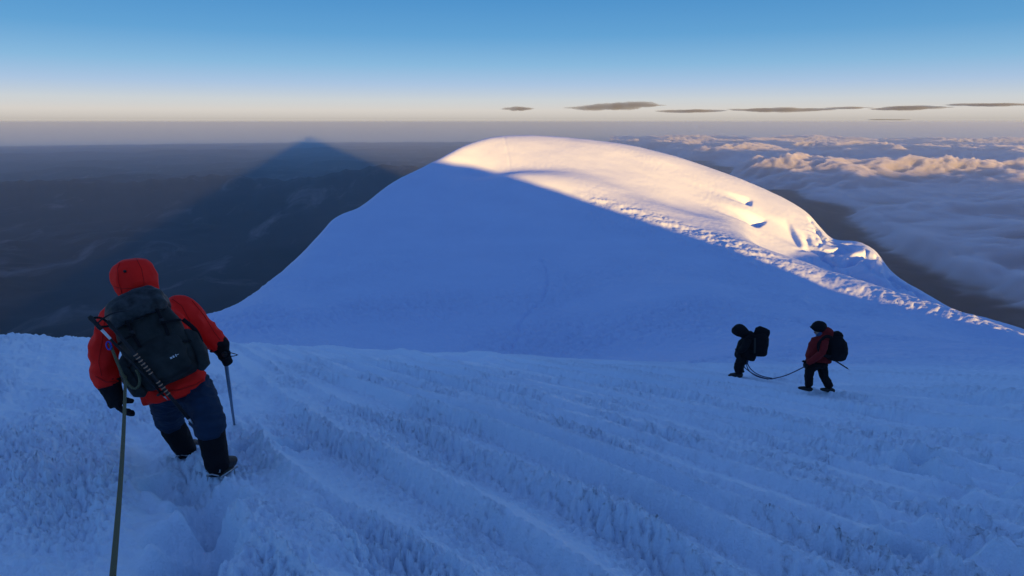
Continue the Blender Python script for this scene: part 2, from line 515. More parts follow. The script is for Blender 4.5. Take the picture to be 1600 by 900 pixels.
R_SPLIT = 29.0
def snow_h(az, r):
    az = np.asarray(az, float); r = np.asarray(r, float)
    h = base_h(az, r)
    n = relief(az, r, True); f = relief(az, r, False)
    w = sstep(24, R_SPLIT, r)
    return h + n * (1 - w) + f * w

def ground(px, py, rmin=1.0, rmax=60.0):
    """snow point at a pixel"""
    r = hit_base(px, py, rmin, rmax, snow_h); a, _ = az_tan(px, py)
    return Vector((r * math.sin(a), r * math.cos(a), float(snow_h(np.array([a]), np.array([r]))[0])))

def z_at(x, y):
    return float(snow_h(np.array([math.atan2(x, y)]), np.array([math.hypot(x, y)]))[0])

# ---------------------------------------------------------------- snow materials
NEAR_LIFTED_RGB = (0.74, 0.87, 1.0)        # near snow, colour lightened to offset the shade in its relief
FAR_SHADED_RGB = (0.48, 0.61, 0.86)         # far snow, colour darkened to deepen the shaded dome
def snow_material(name, near):
    t = NT(name)
    v = t.coord()
    tint = t.noise(v, 0.12, 7, 0.6)
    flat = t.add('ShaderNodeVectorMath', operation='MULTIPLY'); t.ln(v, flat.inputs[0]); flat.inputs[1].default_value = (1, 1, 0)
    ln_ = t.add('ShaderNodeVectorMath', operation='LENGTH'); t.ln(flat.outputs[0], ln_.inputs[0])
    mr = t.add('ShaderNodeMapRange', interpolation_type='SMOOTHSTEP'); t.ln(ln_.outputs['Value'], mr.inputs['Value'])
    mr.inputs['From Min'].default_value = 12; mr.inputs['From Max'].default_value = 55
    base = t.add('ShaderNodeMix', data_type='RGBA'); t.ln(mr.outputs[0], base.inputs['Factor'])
    base.inputs['A'].default_value = NEAR_LIFTED_RGB + (1,); base.inputs['B'].default_value = FAR_SHADED_RGB + (1,)
    sh = t.ramp(tint, [(0.3, (0.92, 0.93, 0.95)), (0.7, (1, 1, 1))])
    mul = t.add('ShaderNodeMix', data_type='RGBA', blend_type='MULTIPLY'); mul.inputs['Factor'].default_value = 1.0
    t.ln(base.outputs['Result'], mul.inputs['A']); t.ln(sh, mul.inputs['B'])
    def faded(fac, a, b_, out0, out1):
        q = t.add('ShaderNodeMapRange', interpolation_type='SMOOTHSTEP'); t.ln(ln_.outputs['Value'], q.inputs['Value'])
        q.inputs['From Min'].default_value = a; q.inputs['From Max'].default_value = b_
        q.inputs['To Min'].default_value = out0; q.inputs['To Max'].default_value = out1
        m_ = t.add('ShaderNodeMath', operation='MULTIPLY'); t.ln(fac, m_.inputs[0]); t.ln(q.outputs[0], m_.inputs[1]); return m_.outputs[0]
    b = t.bump(faded(t.noise(v, 48, 3, 0.65), 7, 26, 1, 0), 0.7, 0.022)
    b = t.bump(faded(t.noise(v, 150, 2, 0.6), 4, 12, 1, 0), 0.5, 0.007, b)
    b = t.bump(faded(t.noise(v, 7.0, 4, 0.65), 12, 30, 0, 1), 0.4, 0.05, b)
    t.principled(mul.outputs['Result'], 0.65, 0.25, b)
    return t.m
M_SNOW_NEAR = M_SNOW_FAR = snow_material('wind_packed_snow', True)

QUICK = False
NA, NN, NF = (500, 420, 300) if QUICK else (1000, 780, 560)
az = np.linspace(math.radians(-48), math.radians(48), NA)
rn = np.exp(np.linspace(math.log(0.7), math.log(R_SPLIT), NN))
A, Rr = np.meshgrid(az, rn, indexing='ij')
Hn = snow_h(A, Rr)
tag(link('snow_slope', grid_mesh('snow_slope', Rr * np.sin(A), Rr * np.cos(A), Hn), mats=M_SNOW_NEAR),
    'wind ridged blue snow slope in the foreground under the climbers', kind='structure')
rf = np.exp(np.linspace(math.log(R_SPLIT), math.log(420.0), NF))
A, Rr = np.meshgrid(az, rf, indexing='ij')
Hf = snow_h(A, Rr)
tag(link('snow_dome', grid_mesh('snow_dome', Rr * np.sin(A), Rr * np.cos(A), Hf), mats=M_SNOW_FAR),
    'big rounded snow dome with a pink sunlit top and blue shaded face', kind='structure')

# ================================================================ the summit behind the camera: its shadow falls on everything near
fwd = Vector((SUN_DIR.x, SUN_DIR.y, 0)).normalized()        # away from the sun
rgt = Vector((fwd.y, -fwd.x, 0))                            # to the right
TE = math.tan(SUN_ELEV)
def sun_plane(p):
    """offset across and height of the sunray through p, brought to the camera's position"""
    return p.dot(rgt), p.z + p.dot(fwd) * TE

# unseen summit skyline, shaped to set the shadow edges on the dome, across the sun's direction (offset to the right, height); it falls away 22-24 degrees to the right and 31 to the left
RIDGE = [(-4600, -2690), (-1200, -700), (-300, -165), (-60, -22), (-25, -2.5), (-12, 2.6), (-4, 3.0), (4, 1.6), (18, -2.6), (30, -5.9), (37.5, -7.4), (44, -8.2), (50.3, -10.4), (56, -12.5), (63.3, -15.4),
         (70.4, -18.3), (76, -20.9), (79.5, -22.6), (82, -25.2), (85.5, -28.2), (91, -29.6), (100, -29.2), (109, -28.3), (116, -28.4), (134, -29.7), (160, -38), (200, -58), (300, -118), (1200, -545), (5600, -2650)]
_rbx = np.array([p[0] for p in RIDGE], float); _rcz = np.array([p[1] for p in RIDGE], float)
def build_summit():
    b = np.concatenate([-np.geomspace(5200, 62, 60), np.linspace(-60, 160, 441), np.geomspace(163, 6200, 60)])
    c = np.interp(b, _rbx, _rcz)
    k = np.exp(-0.5 * (np.arange(-12, 13) / 4.0) ** 2); k /= k.sum()
    cs = np.convolve(np.pad(c, 12, mode='edge'), k, mode='valid')
    c = np.where((b > -55) & (b < 155), cs, c)
    c += noise(b * 0.35, b * 0, 71) * 0.22 * (np.abs(b) < 300) + noise(b * 1.3, b * 0, 72) * 0.07 * (np.abs(b) < 300)
    c += np.where(np.abs(b) > 150, noise(b * 0.004, b * 0 + .5, 73) * 0.02 * np.abs(b), 0)
    a0 = 26.0 + 0.02 * np.abs(b)
    rows = []
    # distances behind the camera (positive = towards the sun) from the front foot over the crest down the back
    for kind, d in [('f', 4000), ('f', 1500), ('f', 500), ('f', 150), ('f', 60), ('f', 30), ('n', 0.0), ('n', 0.35), ('n', 0.7), ('n', 0.9), ('c', 0), ('b', 3), ('b', 12), ('b', 60), ('b', 250), ('b', 1200), ('b', 4200)]:
        zc = c + a0 * TE
        z_foot = zc - np.clip((zc + 1.75), 2.0, 5.0) * 1.0     # snow level below the crest at the camera's own line
        if kind == 'n': a = 1.5 + (a0 - 1.5) * d; z = z_foot + (zc - z_foot) * d
        elif kind == 'c': a = a0; z = zc
        elif kind == 'f': a = 1.5 - d; z = z_foot - 0.75 * d
        else: a = a0 + d; z = zc - 0.10 * np.minimum(d, 12) - 0.55 * max(d - 12, 0)
        a = a + 0 * b
        rows.append((a, b, np.maximum(z, -2700 - 0.02 * d)))
    a = np.array([r[0] for r in rows]); bb = np.array([r[1] for r in rows]); z = np.array([r[2] for r in rows])
    X = -fwd.x * a + rgt.x * bb; Y = -fwd.y * a + rgt.y * bb
    return grid_mesh('summit_slope', X, Y, z)
tag(link('summit_slope', build_summit(), mats=M_SNOW_FAR), 'snowy summit slope rising behind the viewer', kind='structure')

# ================================================================ unseen ridge added far behind, towards the sun: blocks it to shade the valleys
def build_sun_blocker():
    b = np.linspace(-60000, 90000, 700)
    top = -270 - 530 * sstep(-2500, 3500, b)
    top = top + fbm(b / 9000, b * 0, 5, 95) * 210
    rows = []
    for d, f in [(-4500, 0), (-2200, .45), (-800, .8), (0, 1), (900, .8), (2500, .4), (4800, 0)]:
        a = 13500 + d + 600 * noise(b / 6000, b * 0 + d / 3000, 96)
        z0 = -2600.0
        z = z0 + (top + 13500 * TE - z0) * f + (noise(b / 2000, b * 0 + d / 900, 97) * 180 if f not in (0, 1) else 0)
        rows.append((a, b, z))
    a = np.array([r[0] for r in rows]); bb = np.array([r[1] for r in rows]); z = np.array([r[2] for r in rows])
    return grid_mesh('sun_blocking_ridge', -fwd.x * a + rgt.x * bb, -fwd.y * a + rgt.y * bb, z)
tag(link('sun_blocking_ridge', build_sun_blocker(), mats=M_SNOW_FAR), 'unseen ridge added on the sun side to shade the valleys', kind='structure')

# ================================================================ far land
def land_material():
    t = NT('dark_moorland')
    v = t.coord((1, 1, 1))
    n1 = t.noise(v, 0.00035, 8, 0.62, 0.3); n2 = t.noise(t.coord((1, 0.35, 1), (0, 0, 0.6)), 0.0009, 7, 0.65, 1.2)
    c1 = t.ramp(n1, [(0.32, (0.005, 0.004, 0.006)), (0.62, (0.034, 0.025, 0.026))])
    c2 = t.ramp(n2, [(0.55, (0, 0, 0)), (0.74, (0.8, 0.8, 0.8))])
    mix = t.add('ShaderNodeMix', data_type='RGBA')
    t.ln(c2, mix.inputs['Factor']); t.ln(c1, mix.inputs['A']); mix.inputs['B'].default_value = (0.19, 0.168, 0.172, 1)
    t.principled(mix.outputs['Result'], 0.9, 0.1)
    return t.m
LAND_Z = -2450.0
_ra1, _rt1 = az_tan(np.array([-100, 0, 100, 200, 280, 350, 400, 440, 490, 525, 560, 600, 640, 660, 700, 800, 900, 1300.]),
                    np.array([283, 281, 279, 283, 276, 271, 277, 279, 275, 269, 261, 257, 260, 258, 262, 268, 280, 290.]))
def land_h(a, r):
    x = r * np.sin(a); y = r * np.cos(a)
    h = np.full_like(r, LAND_Z)
    nz = fbm(x / 7000, y / 7000, 6, 81)
    rg = 1 - 2 * np.abs(fbm(x / 9000 + 3, y / 9000, 5, 85))
    h += (nz * 420 + np.clip(rg, 0, 2) * 300) * sstep(2500, 9000, r) * (1 - 0.55 * sstep(30000, 60000, r))
    # the dark range on the left
    r0 = 23500 + 2500 * noise(a * 6, a * 0, 88)
    top = r0 * np.interp(a, _ra1, _rt1) - LAND_Z + fbm(a * 60, a * 0 + 2.2, 5, 89) * 120
    h2 = LAND_Z + top * np.exp(-((r - r0) / np.where(r < r0, 5200, 2600)) ** 2) + nz * 150 * np.exp(-((r - r0) / 4500) ** 2) * sstep(0, 2500, np.abs(r - r0))
    h = np.where(h2 > h, h2, h) * 0.5 + 0.5 * np.maximum(h, h2)
    # a second, fainter range
    r1 = 68000 + 4000 * noise(a * 5, a * 0 + 4, 91)
    h += (150 + 300 * fbm(a * 16, a * 0 + 7, 4, 92)) * np.exp(-((r - r1) / 5000) ** 2) * (1 - sstep(math.radians(-2), math.radians(6), a))
    return h - r * r / (2 * R_EARTH)
a_ = np.linspace(math.radians(-75), math.radians(75), 560)
r_ = np.concatenate([np.geomspace(1500, 12000, 130), np.geomspace(12100, 40000, 210), np.geomspace(40300, 134000, 80)])
A, Rr = np.meshgrid(a_, r_, indexing='ij')
tag(link('valley_land', grid_mesh('valley_land', Rr * np.sin(A), Rr * np.cos(A), land_h(A, Rr)), mats=land_material()),
    'dark moorland and hill ranges far below', kind='structure')

# ================================================================ sea of cloud on the right
def volume_material(name, color, density, aniso=0.0):
    t = NT(name)
    v = t.add('ShaderNodeVolumePrincipled')
    v.inputs['Color'].default_value = tuple(color) + (1,)
    v.inputs['Density'].default_value = density
    v.inputs['Anisotropy'].default_value = aniso
    t.ln(v.outputs[0], t.out.inputs['Volume'])
    return t.m
CLOUD_Z = -1330.0
_cb = np.array([(1000, 225), (1090, 243), (1180, 275), (1290, 322), (1400, 372), (1500, 425), (1600, 470), (1700, 500)], float)
_cba, _cbt = az_tan(_cb[:, 0], _cb[:, 1]); _cbr = CLOUD_Z / _cbt
def cloud_top(a, r):
    x = r * np.sin(a); y = r * np.cos(a)
    wx = x + 700 * noise(x / 2600, y / 2600, 101); wy = y + 700 * noise(x / 2600, y / 2600, 102)
    far = 1 + 0.8 * sstep(12000, 40000, r)
    big = noise(wx / 6500, wy / 5200, 103)
    b1 = 0.9 - 2.4 * np.abs(noise(wx / 3000 / far, wy / 2400 / far, 104))
    b2 = 0.8 - 2.4 * np.abs(noise(wx / 1250 / far, wy / 1000 / far, 105))
    b3 = 0.7 - 2.4 * np.abs(noise(wx / 520, wy / 460, 106)); b4 = 0.6 - 2.4 * np.abs(noise(wx / 230, wy / 210, 107))
    edge = np.log(r / np.interp(a, _cba, _cbr)) + 0.30 * noise(x / 2200, y / 2200, 108)
    cover = np.clip(edge * 1100, -700, 90)
    lump = sstep(-0.5, 0.5, big + 0.5 * noise(wx / 2100, wy / 2100, 109))
    t = cover + big * 260 + (b1 * 200 + b2 * 140 + b3 * 80 + b4 * 34) * (0.35 + lump)
    t = np.where(t > 30, t, 30 * np.exp(np.minimum((t - 30) / 30, 0)))
    lim = 1 - sstep(60000, 85000, r)
    return 1.0 + np.maximum(t, 0) * lim
a_ = np.linspace(math.radians(8), math.radians(48), 520)
r_ = np.geomspace(3800, 90000, 560)
A, Rr = np.meshgrid(a_, r_, indexing='ij')
curv = -Rr * Rr / (2 * R_EARTH)
Tt = cloud_top(A, Rr)
A2, R2 = np.meshgrid(np.linspace(math.radians(8), math.radians(48), 90), np.geomspace(3800, 90000, 120), indexing='ij')
me = grid_mesh('cloud_sea', Rr * np.sin(A), Rr * np.cos(A), CLOUD_Z + curv + Tt,
               extra=(R2 * np.sin(A2), R2 * np.cos(A2), CLOUD_Z - 1 - R2 * R2 / (2 * R_EARTH)))
tag(link('cloud_sea', me, mats=volume_material('cloud_vapour', (0.86, 0.90, 1.0), 0.012)),
    'sea of billowing cloud far below on the right', 'cloud', kind='stuff')

# ================================================================ things: shaping helpers
from mathutils import noise as mnoise

class Shape:
    def __init__(self): self.v = []; self.f = []
    def loft(self, pts, rad, hint=(0, 1, 0), seg=18, sup=2.0, cap=True, side=None):
        """rings round a path; rad = (across, deep) per ring; sup > 2 makes the section boxy"""
        pts = [Vector(p) for p in pts]; n = len(pts); hint = Vector(hint)
        base = len(self.v)
        for i, p in enumerate(pts):
            t = (pts[min(i + 1, n - 1)] - pts[max(i - 1, 0)]).normalized()
            s = t.cross(hint)
            if s.length < 1e-4: s = t.cross(Vector((1, 0, 0.01)))
            s.normalize(); fr = s.cross(t).normalized()
            r = rad[i] if isinstance(rad[i], (tuple, list)) else (rad[i], rad[i])
            for k in range(seg):
                a = 2 * math.pi * k / seg; c, d = math.cos(a), math.sin(a)
                c = math.copysign(abs(c) ** (2 / sup), c); d = math.copysign(abs(d) ** (2 / sup), d)
                self.v.append(p + s * (c * r[0]) + fr * (d * r[1]))
        for i in range(n - 1):
            for k in range(seg):
                a = base + i * seg + k; b = base + i * seg + (k + 1) % seg
                self.f.append((a, b, b + seg, a + seg))
        if cap:
            self.f.append(tuple(base + k for k in reversed(range(seg))))
            self.f.append(tuple(base + (n - 1) * seg + k for k in range(seg)))
        return self
    def ball(self, c, r, ax=None, seg=16, rings=10):
        c = Vector(c); ax = ax or (Vector((1, 0, 0)), Vector((0, 1, 0)), Vector((0, 0, 1)))
        r = r if isinstance(r, (tuple, list)) else (r, r, r)
        pts = []; base = len(self.v)
        for i in range(1, rings):
            ph = math.pi * i / rings
            for k in range(seg):
                a = 2 * math.pi * k / seg
                self.v.append(c + ax[0] * (r[0] * math.sin(ph) * math.cos(a)) + ax[1] * (r[1] * math.sin(ph) * math.sin(a)) + ax[2] * (r[2] * math.cos(ph)))
        self.v.append(c + ax[2] * r[2]); self.v.append(c - ax[2] * r[2])
        top, bot = len(self.v) - 2, len(self.v) - 1
        for i in range(rings - 2):
            for k in range(seg):
                a = base + i * seg + k; b = base + i * seg + (k + 1) % seg
                self.f.append((a, a + seg, b + seg, b))
        for k in range(seg):
            self.f.append((top, base + k, base + (k + 1) % seg))
            e = base + (rings - 2) * seg
            self.f.append((bot, e + (k + 1) % seg, e + k))
        return self
    def box(self, c, h, ax=None):
        c = Vector(c); ax = ax or (Vector((1, 0, 0)), Vector((0, 1, 0)), Vector((0, 0, 1)))
        b = len(self.v)
        for z in (-1, 1):
            for y in (-1, 1):
                for x in (-1, 1):
                    self.v.append(c + ax[0] * (x * h[0]) + ax[1] * (y * h[1]) + ax[2] * (z * h[2]))
        self.f += [tuple(b + q for q in f) for f in [(0, 2, 3, 1), (4, 5, 7, 6), (0, 1, 5, 4), (2, 6, 7, 3), (0, 4, 6, 2), (1, 3, 7, 5)]]
        return self
    def mesh(self, name):
        me = bpy.data.meshes.new(name); me.from_pydata([tuple(v) for v in self.v], [], self.f)
        bm = bmesh.new(); bm.from_mesh(me); bmesh.ops.recalc_face_normals(bm, faces=bm.faces); bm.to_mesh(me); bm.free()
        return me
    def solid(self, name, voxel=0.012, smooth=6, wr=0.0, wscale=9.0, seed=0, stretch=(1, 1, 1)):
        """fuse everything into one continuous skin, then crease it"""
        me = self.mesh(name + '_raw'); o = bpy.data.objects.new(name + '_raw', me); COL.objects.link(o)
        m = o.modifiers.new('r', 'REMESH'); m.mode = 'VOXEL'; m.voxel_size = voxel; m.use_smooth_shade = True
        if smooth:
            m = o.modifiers.new('s', 'SMOOTH'); m.factor = 0.5; m.iterations = smooth
        dg = bpy.context.evaluated_depsgraph_get(); dg.update()
        out = bpy.data.meshes.new_from_object(o.evaluated_get(dg)); out.name = name
        bpy.data.objects.remove(o, do_unlink=True); bpy.data.meshes.remove(me)
        if wr:
            nv = len(out.vertices); co = np.empty(nv * 3, np.float32); out.vertices.foreach_get('co', co); co = co.reshape(-1, 3)
            no = np.empty(nv * 3, np.float32); out.vertices.foreach_get('normal', no); no = no.reshape(-1, 3)
            off = Vector((seed * 3.1, seed * 1.7, seed * 2.3))
            d = np.empty(nv, np.float32)
            for i in range(nv):
                p = Vector((co[i][0] * stretch[0], co[i][1] * stretch[1], co[i][2] * stretch[2])) * wscale + off
                a = mnoise.noise(p); b = mnoise.noise(p * 2.3)
                d[i] = (0.55 - abs(a) * 1.9) + 0.4 * b
            co = co + no * (d * wr)[:, None]
            out.vertices.foreach_set('co', co.astype(np.float32).ravel()); out.update()
        return out

def spline(pts, n=8):
    """smooth curve through points"""
    pts = [Vector(p) for p in pts]; out = []
    for i in range(len(pts) - 1):
        p0 = pts[max(i - 1, 0)]; p1 = pts[i]; p2 = pts[i + 1]; p3 = pts[min(i + 2, len(pts) - 1)]
        for k in range(n):
            t = k / n
            out.append(0.5 * ((2 * p1) + (p2 - p0) * t + (2 * p0 - 5 * p1 + 4 * p2 - p3) * t * t + (3 * p1 - p0 - 3 * p2 + p3) * t ** 3))
    out.append(pts[-1]); return out

def cloth(name, rgb, rough=0.75, vary=0.25, weave=0.0, spec=0.25, scale=9.0, rgb2=None):
    t = NT(name); v = t.coord()
    n = t.noise(v, scale, 4, 0.6)
    c = t.ramp(n, [(0.3, tuple(x * (1 - vary) for x in rgb)), (0.72, tuple(rgb2 or rgb))])
    nb = t.noise(v, 260, 2, 0.5); b = t.bump(nb, 0.25, 0.002)
    n3 = t.noise(v, 26, 3, 0.55); b = t.bump(n3, 0.35, 0.012, b)
    t.principled(c, rough, spec, b, sheen=0.0)
    return t.m
def plain(name, rgb, rough=0.5, metallic=0.0, spec=0.4):
    t = NT(name); v = t.coord(); n = t.noise(v, 40, 3, 0.6)
    c = t.ramp(n, [(0.3, tuple(x * 0.82 for x in rgb)), (0.7, rgb)])
    t.principled(c, rough, spec, None, metallic); return t.m

M_RED = cloth('red_shell_fabric', (0.90, 0.016, 0.010), 0.7, 0.06, spec=0.15)
M_SEAM = cloth('dark_red_seam', (0.60, 0.012, 0.008), 0.8, 0.1)
M_DARKRED = cloth('dark_red_fabric', (0.20, 0.012, 0.012), 0.8, 0.15)
M_BLUE = cloth('navy_trouser_fabric', (0.012, 0.030, 0.062), 0.8, 0.25)
M_BLACK = cloth('black_fabric', (0.010, 0.010, 0.012), 0.8, 0.3, spec=0.15)
M_PACK = cloth('charcoal_pack_fabric', (0.012, 0.014, 0.013), 0.65, 0.35, rgb2=(0.028, 0.031, 0.028))
M_LID = cloth('mottled_pack_fabric', (0.013, 0.017, 0.018), 0.55, 0.4, scale=14, rgb2=(0.055, 0.062, 0.064))
M_RUBBER = plain('black_rubber', (0.012, 0.012, 0.013), 0.6)
M_STEEL = plain('brushed_steel', (0.50, 0.52, 0.54), 0.38, 0.9)
M_ALLOY = plain('blue_grey_alloy', (0.16, 0.24, 0.32), 0.4, 0.5)
M_WHITE = plain('pale_plastic', (0.75, 0.76, 0.76), 0.5)
M_SKIN = plain('skin', (0.42, 0.27, 0.20), 0.55)
M_ORANGE = plain('orange_beige_print', (0.50, 0.26, 0.15), 0.6)
M_CARAB = plain('blue_anodised', (0.03, 0.07, 0.45), 0.35, 0.5)
def rope_material(name, c1, c2, sc=120):
    t = NT(name); v = t.coord()
    w = t.add('ShaderNodeTexWave'); w.inputs['Scale'].default_value = sc; w.inputs['Distortion'].default_value = 2.0
    w.bands_direction = 'DIAGONAL'; t.ln(v, w.inputs['Vector'])
    c = t.ramp(w.outputs['Fac'], [(0.35, c1), (0.7, c2)])
    t.principled(c, 0.85, 0.15, t.bump(w.outputs['Fac'], 0.4, 0.002)); return t.m
M_ROPE = rope_material('olive_yellow_rope', (0.05, 0.05, 0.028), (0.20, 0.195, 0.11))
M_ROPE_DARK = rope_material('dark_blue_rope', (0.02, 0.03, 0.07), (0.06, 0.08, 0.14), 30)

def part(name, me, mat, parent, label=None):
    o = link(name, me, parent, mat)
    if label: o['label'] = label
    return o
def seat_parent(o, parent):
    o.parent = parent

def fingers(sh, palm, dirv, sidev, curlv, n=4, L=0.085, r=0.0115, spread=0.022, curl=0.9, lens=(0.88, 1.0, 0.95, 0.76)):
    """n separate fingers rooted in the palm, bent at the knuckles"""
    for i in range(n):
        p = palm + sidev * ((i - (n - 1) / 2) * spread)
        pts = [p - dirv * 0.02, p]; d = dirv.copy(); q = p.copy()
        for k in range(3):
            ang = curl * (0.45 + 0.35 * k) + 0.06 * i
            dd = (dirv * math.cos(ang) + curlv * math.sin(ang)).normalized()
            q = q + dd * (L * lens[i % 4] * (0.45, 0.32, 0.25)[k]); pts.append(q.copy())
        sh.loft(spline(pts, 3), [r] * (3 * (len(pts) - 1)) + [r * 0.75], hint=sidev, seg=8)

# ================================================================ the near climber
J = at
def near_climber():
    fL, fR = ground(289, 712, 3, 9), ground(341, 742, 3, 9)
    rL, rR = math.hypot(fL.x, fL.y), math.hypot(fR.x, fR.y)
    rB = (rL + rR) / 2                                   # body stands between the feet
    d = rB - 4.8
    def P(x, y, r): return at(x, y, r + d)
    hipL, hipR = P(258, 606, 4.80), P(302, 600, 4.76)
    kneeL, kneeR = at(266, 660, rL + 0.03), at(326, 660, rR + 0.04)
    ankL, ankR = at(288, 699, rL + 0.0), at(339, 722, rR)
    sp = [P(276, 618, 4.74), P(268, 590, 4.78), P(255, 555, 4.84), P(242, 520, 4.92), P(232, 492, 4.98), P(224, 474, 5.02)]
    head = P(205, 437, 5.10)
    shL, elL, wrL = P(178, 502, 4.98), P(160, 562, 4.92), P(172, 603, 4.84)
    shR, elR, wrR = P(285, 487, 5.00), P(322, 520, 5.02), P(345, 543, 4.96)
    hint = Vector((0.15, 1, -0.25))
    # body: one continuous figure under the clothes
    b = Shape()
    b.loft(sp, [(.19, .14), (.19, .14), (.20, .14), (.21, .14), (.16, .11), (.07, .07)], hint)
    b.loft([sp[5], head + Vector((0, 0, .02)), head + Vector((0, 0.0, .10))], [.06, .085, .05], hint)
    b.ball(head, (.085, .10, .115))
    for sgn, s_, e_, w_ in ((-1, shL, elL, wrL), (1, shR, elR, wrR)):
        b.loft(spline([s_, e_, w_], 4), [.07] * 4 + [.055, .052, .048, .044, .038], hint)
        b.ball(s_, .075); b.ball(w_, .045)
    for h_, k_, a_ in ((hipL, kneeL, ankL), (hipR, kneeR, ankR)):
        b.ball(h_, .10); b.loft(spline([h_, k_, a_], 4), [.10, .095, .088, .08, .072, .066, .06, .055, .05], hint)
        b.loft([a_, a_ + Vector((0, .12, -.06))], [.045, .04], (0, 0, 1))
    person = link('person', b.solid('person', 0.018, 4), None, M_SKIN)
    tag(person, 'climber in a red hooded jacket walking away with a loaded pack, nearest the camera', 'person', 'climbers on the snow')
    # jacket
    j = Shape()
    j.loft(sp, [(.262, .205), (.262, .20), (.262, .19), (.262, .185), (.225, .16), (.125, .12)], hint, 22)
    j.loft(spline([shR + Vector((-.09, 0, .02)), shR, elR, wrR], 4), [.10, .112, .118, .120, .118, .114, .110, .106, .102, .096, .090, .082, .074], hint)
    j.loft(spline([shL + Vector((.09, 0, .02)), shL, elL, wrL], 4), [.10, .112, .116, .116, .114, .110, .108, .106, .104, .100, .096, .090, .084], hint)
    jacket = part('jacket', j.solid('jacket', 0.012, 6, 0.019, 6.0, 3, (1, 1, 1.5)), M_RED, person)
    # hood, drawn up over the head
    up = (P(200, 402, 5.12) - P(224, 474, 5.02)).normalized()
    hd = Shape()
    base = P(222, 470, 5.03)
    hgt = (P(201, 404, 5.10) - base).length
    hd.loft([base + up * (hgt * t) for t in (0, .18, .38, .58, .76, .90, .985, 1.0)],
            [(.120, .13), (.145, .15), (.158, .165), (.162, .172), (.150, .165), (.115, .13), (.05, .06), (.01, .01)], hint, 22)
    hood = part('hood', hd.solid('hood', 0.011, 5, 0.011, 6.5, 5), M_RED, person)
    tg = at(195, 424, (rB + 0.30 - 0.165))
    part('toggle', Shape().ball(tg, (.013, .010, .012), seg=10, rings=6).mesh('toggle'), M_RUBBER, hood, 'small black cord lock on the back of the hood')
    def seam(host, pix, rad=.0032, name='seam', mat=M_SEAM):
        from mathutils.bvhtree import BVHTree
        me = host.data; bv = BVHTree.FromPolygons([v.co.copy() for v in me.vertices], [tuple(p.vertices) for p in me.polygons])
        pts = []
        for i_ in range(len(pix) - 1):
            for t_ in np.linspace(0, 1, 7)[:-1]:
                q_ = np.array(pix[i_]) * (1 - t_) + np.array(pix[i_ + 1]) * t_
                dr = Vector(ray(q_[0], q_[1]).tolist()).normalized()
                hit, nrm, _, _ = bv.ray_cast(Vector((0, 0, 0)), dr)
                if hit is not None: pts.append(hit + nrm * .0015)
        if len(pts) > 3:
            part(name, Shape().loft(pts, [rad] * len(pts), (0, 1, 0), 6).mesh(name), mat, host)
    seam(hood, [(189, 405), (184, 420), (185, 440), (192, 462)]); seam(hood, [(213, 404), (221, 420), (225, 440), (224, 458)])
    seam(hood, [(174, 446), (190, 451), (210, 450), (232, 442)])
    seam(jacket, [(262, 462), (284, 478), (296, 500), (300, 520)]); seam(jacket, [(300, 470), (318, 492), (334, 518), (346, 534)])
    seam(jacket, [(164, 498), (160, 530), (154, 565), (160, 592)]); seam(jacket, [(312, 536), (328, 546), (340, 552)], .006)
    seam(jacket, [(226, 609), (250, 613), (280, 609), (305, 601), (320, 592)], .006)
    seam(jacket, [(150, 588), (166, 597), (186, 596)], .006)
    # trousers down to the gaiters
    t = Shape()
    t.loft([P(272, 588, 4.79), P(276, 606, 4.78), P(280, 622, 4.77)], [(.215, .17), (.225, .175), (.20, .16)], hint, 20)
    t.loft(spline([hipL, hipL.lerp(kneeL, .5), kneeL, kneeL.lerp(ankL, .28)], 3), [.135, .132, .130, .126, .122, .118, .114, .110, .105, .100], hint)
    t.loft(spline([hipR, hipR.lerp(kneeR, .5), kneeR, kneeR.lerp(ankR, .20)], 3), [.138, .136, .134, .132, .130, .126, .122, .120, .116, .112], hint)
    part('trousers', t.solid('trousers', 0.013, 4, 0.018, 7.0, 9, (1, 1, 2.4)), M_BLUE, person)
    for k_, a_, f_, tw in ((kneeL, ankL, fL, -.12), (kneeR, ankR, fR, .10)):
        g = Shape(); top = k_.lerp(a_, .12)
        g.loft(spline([top, k_.lerp(a_, .55), a_, a_ + Vector((0, .02, -.05))], 3), [.100, .104, .104, .100, .096, .092, .090, .090, .088, .085], hint)
        part('gaiter', g.solid('gaiter', 0.012, 4, 0.008, 10, 4), M_BLACK, person)
        # boot: heel towards us, toe away and downhill
        fw = Vector((tw, 1, -.18)).normalized(); sd = fw.cross(Vector((0, 0, 1))).normalized(); upv = sd.cross(fw)
        sole = f_ + Vector((0, 0.02, 0.005))
        bt = Shape()
        bt.loft([sole - fw * .085 + upv * .06, sole - fw * .06 + upv * .058, sole + fw * .02 + upv * .056, sole + fw * .12 + upv * .05, sole + fw * .20 + upv * .04, sole + fw * .235 + upv * .032],
                [(.035, .045), (.055, .058), (.056, .056), (.058, .05), (.050, .038), (.02, .02)], upv, 16, 2.6)
        bt.loft([sole - fw * .03 + upv * .05, sole - fw * .035 + upv * .12, a_ + upv * .02], [(.056, .066), (.062, .07), (.072, .075)], fw, 16)
        boot = part('boot', bt.solid('boot', 0.010, 3, 0.003, 18, 2), M_RUBBER, person)
        so = Shape().loft([sole - fw * .09 + upv * .008, sole - fw * .05 + upv * .008, sole + fw * .1 + upv * .006, sole + fw * .22 + upv * .010], [(.040, .011), (.056, .011), (.060, .011), (.03, .011)], upv, 14, 3)
        part('sole', so.mesh('sole'), M_RUBBER, boot)
        cr_ = Shape()
        cr_.loft([sole - fw * .095 - sd * .05 + upv * .012, sole - fw * .105 + upv * .026, sole - fw * .095 + sd * .05 + upv * .012], [.006] * 3, upv, 8)
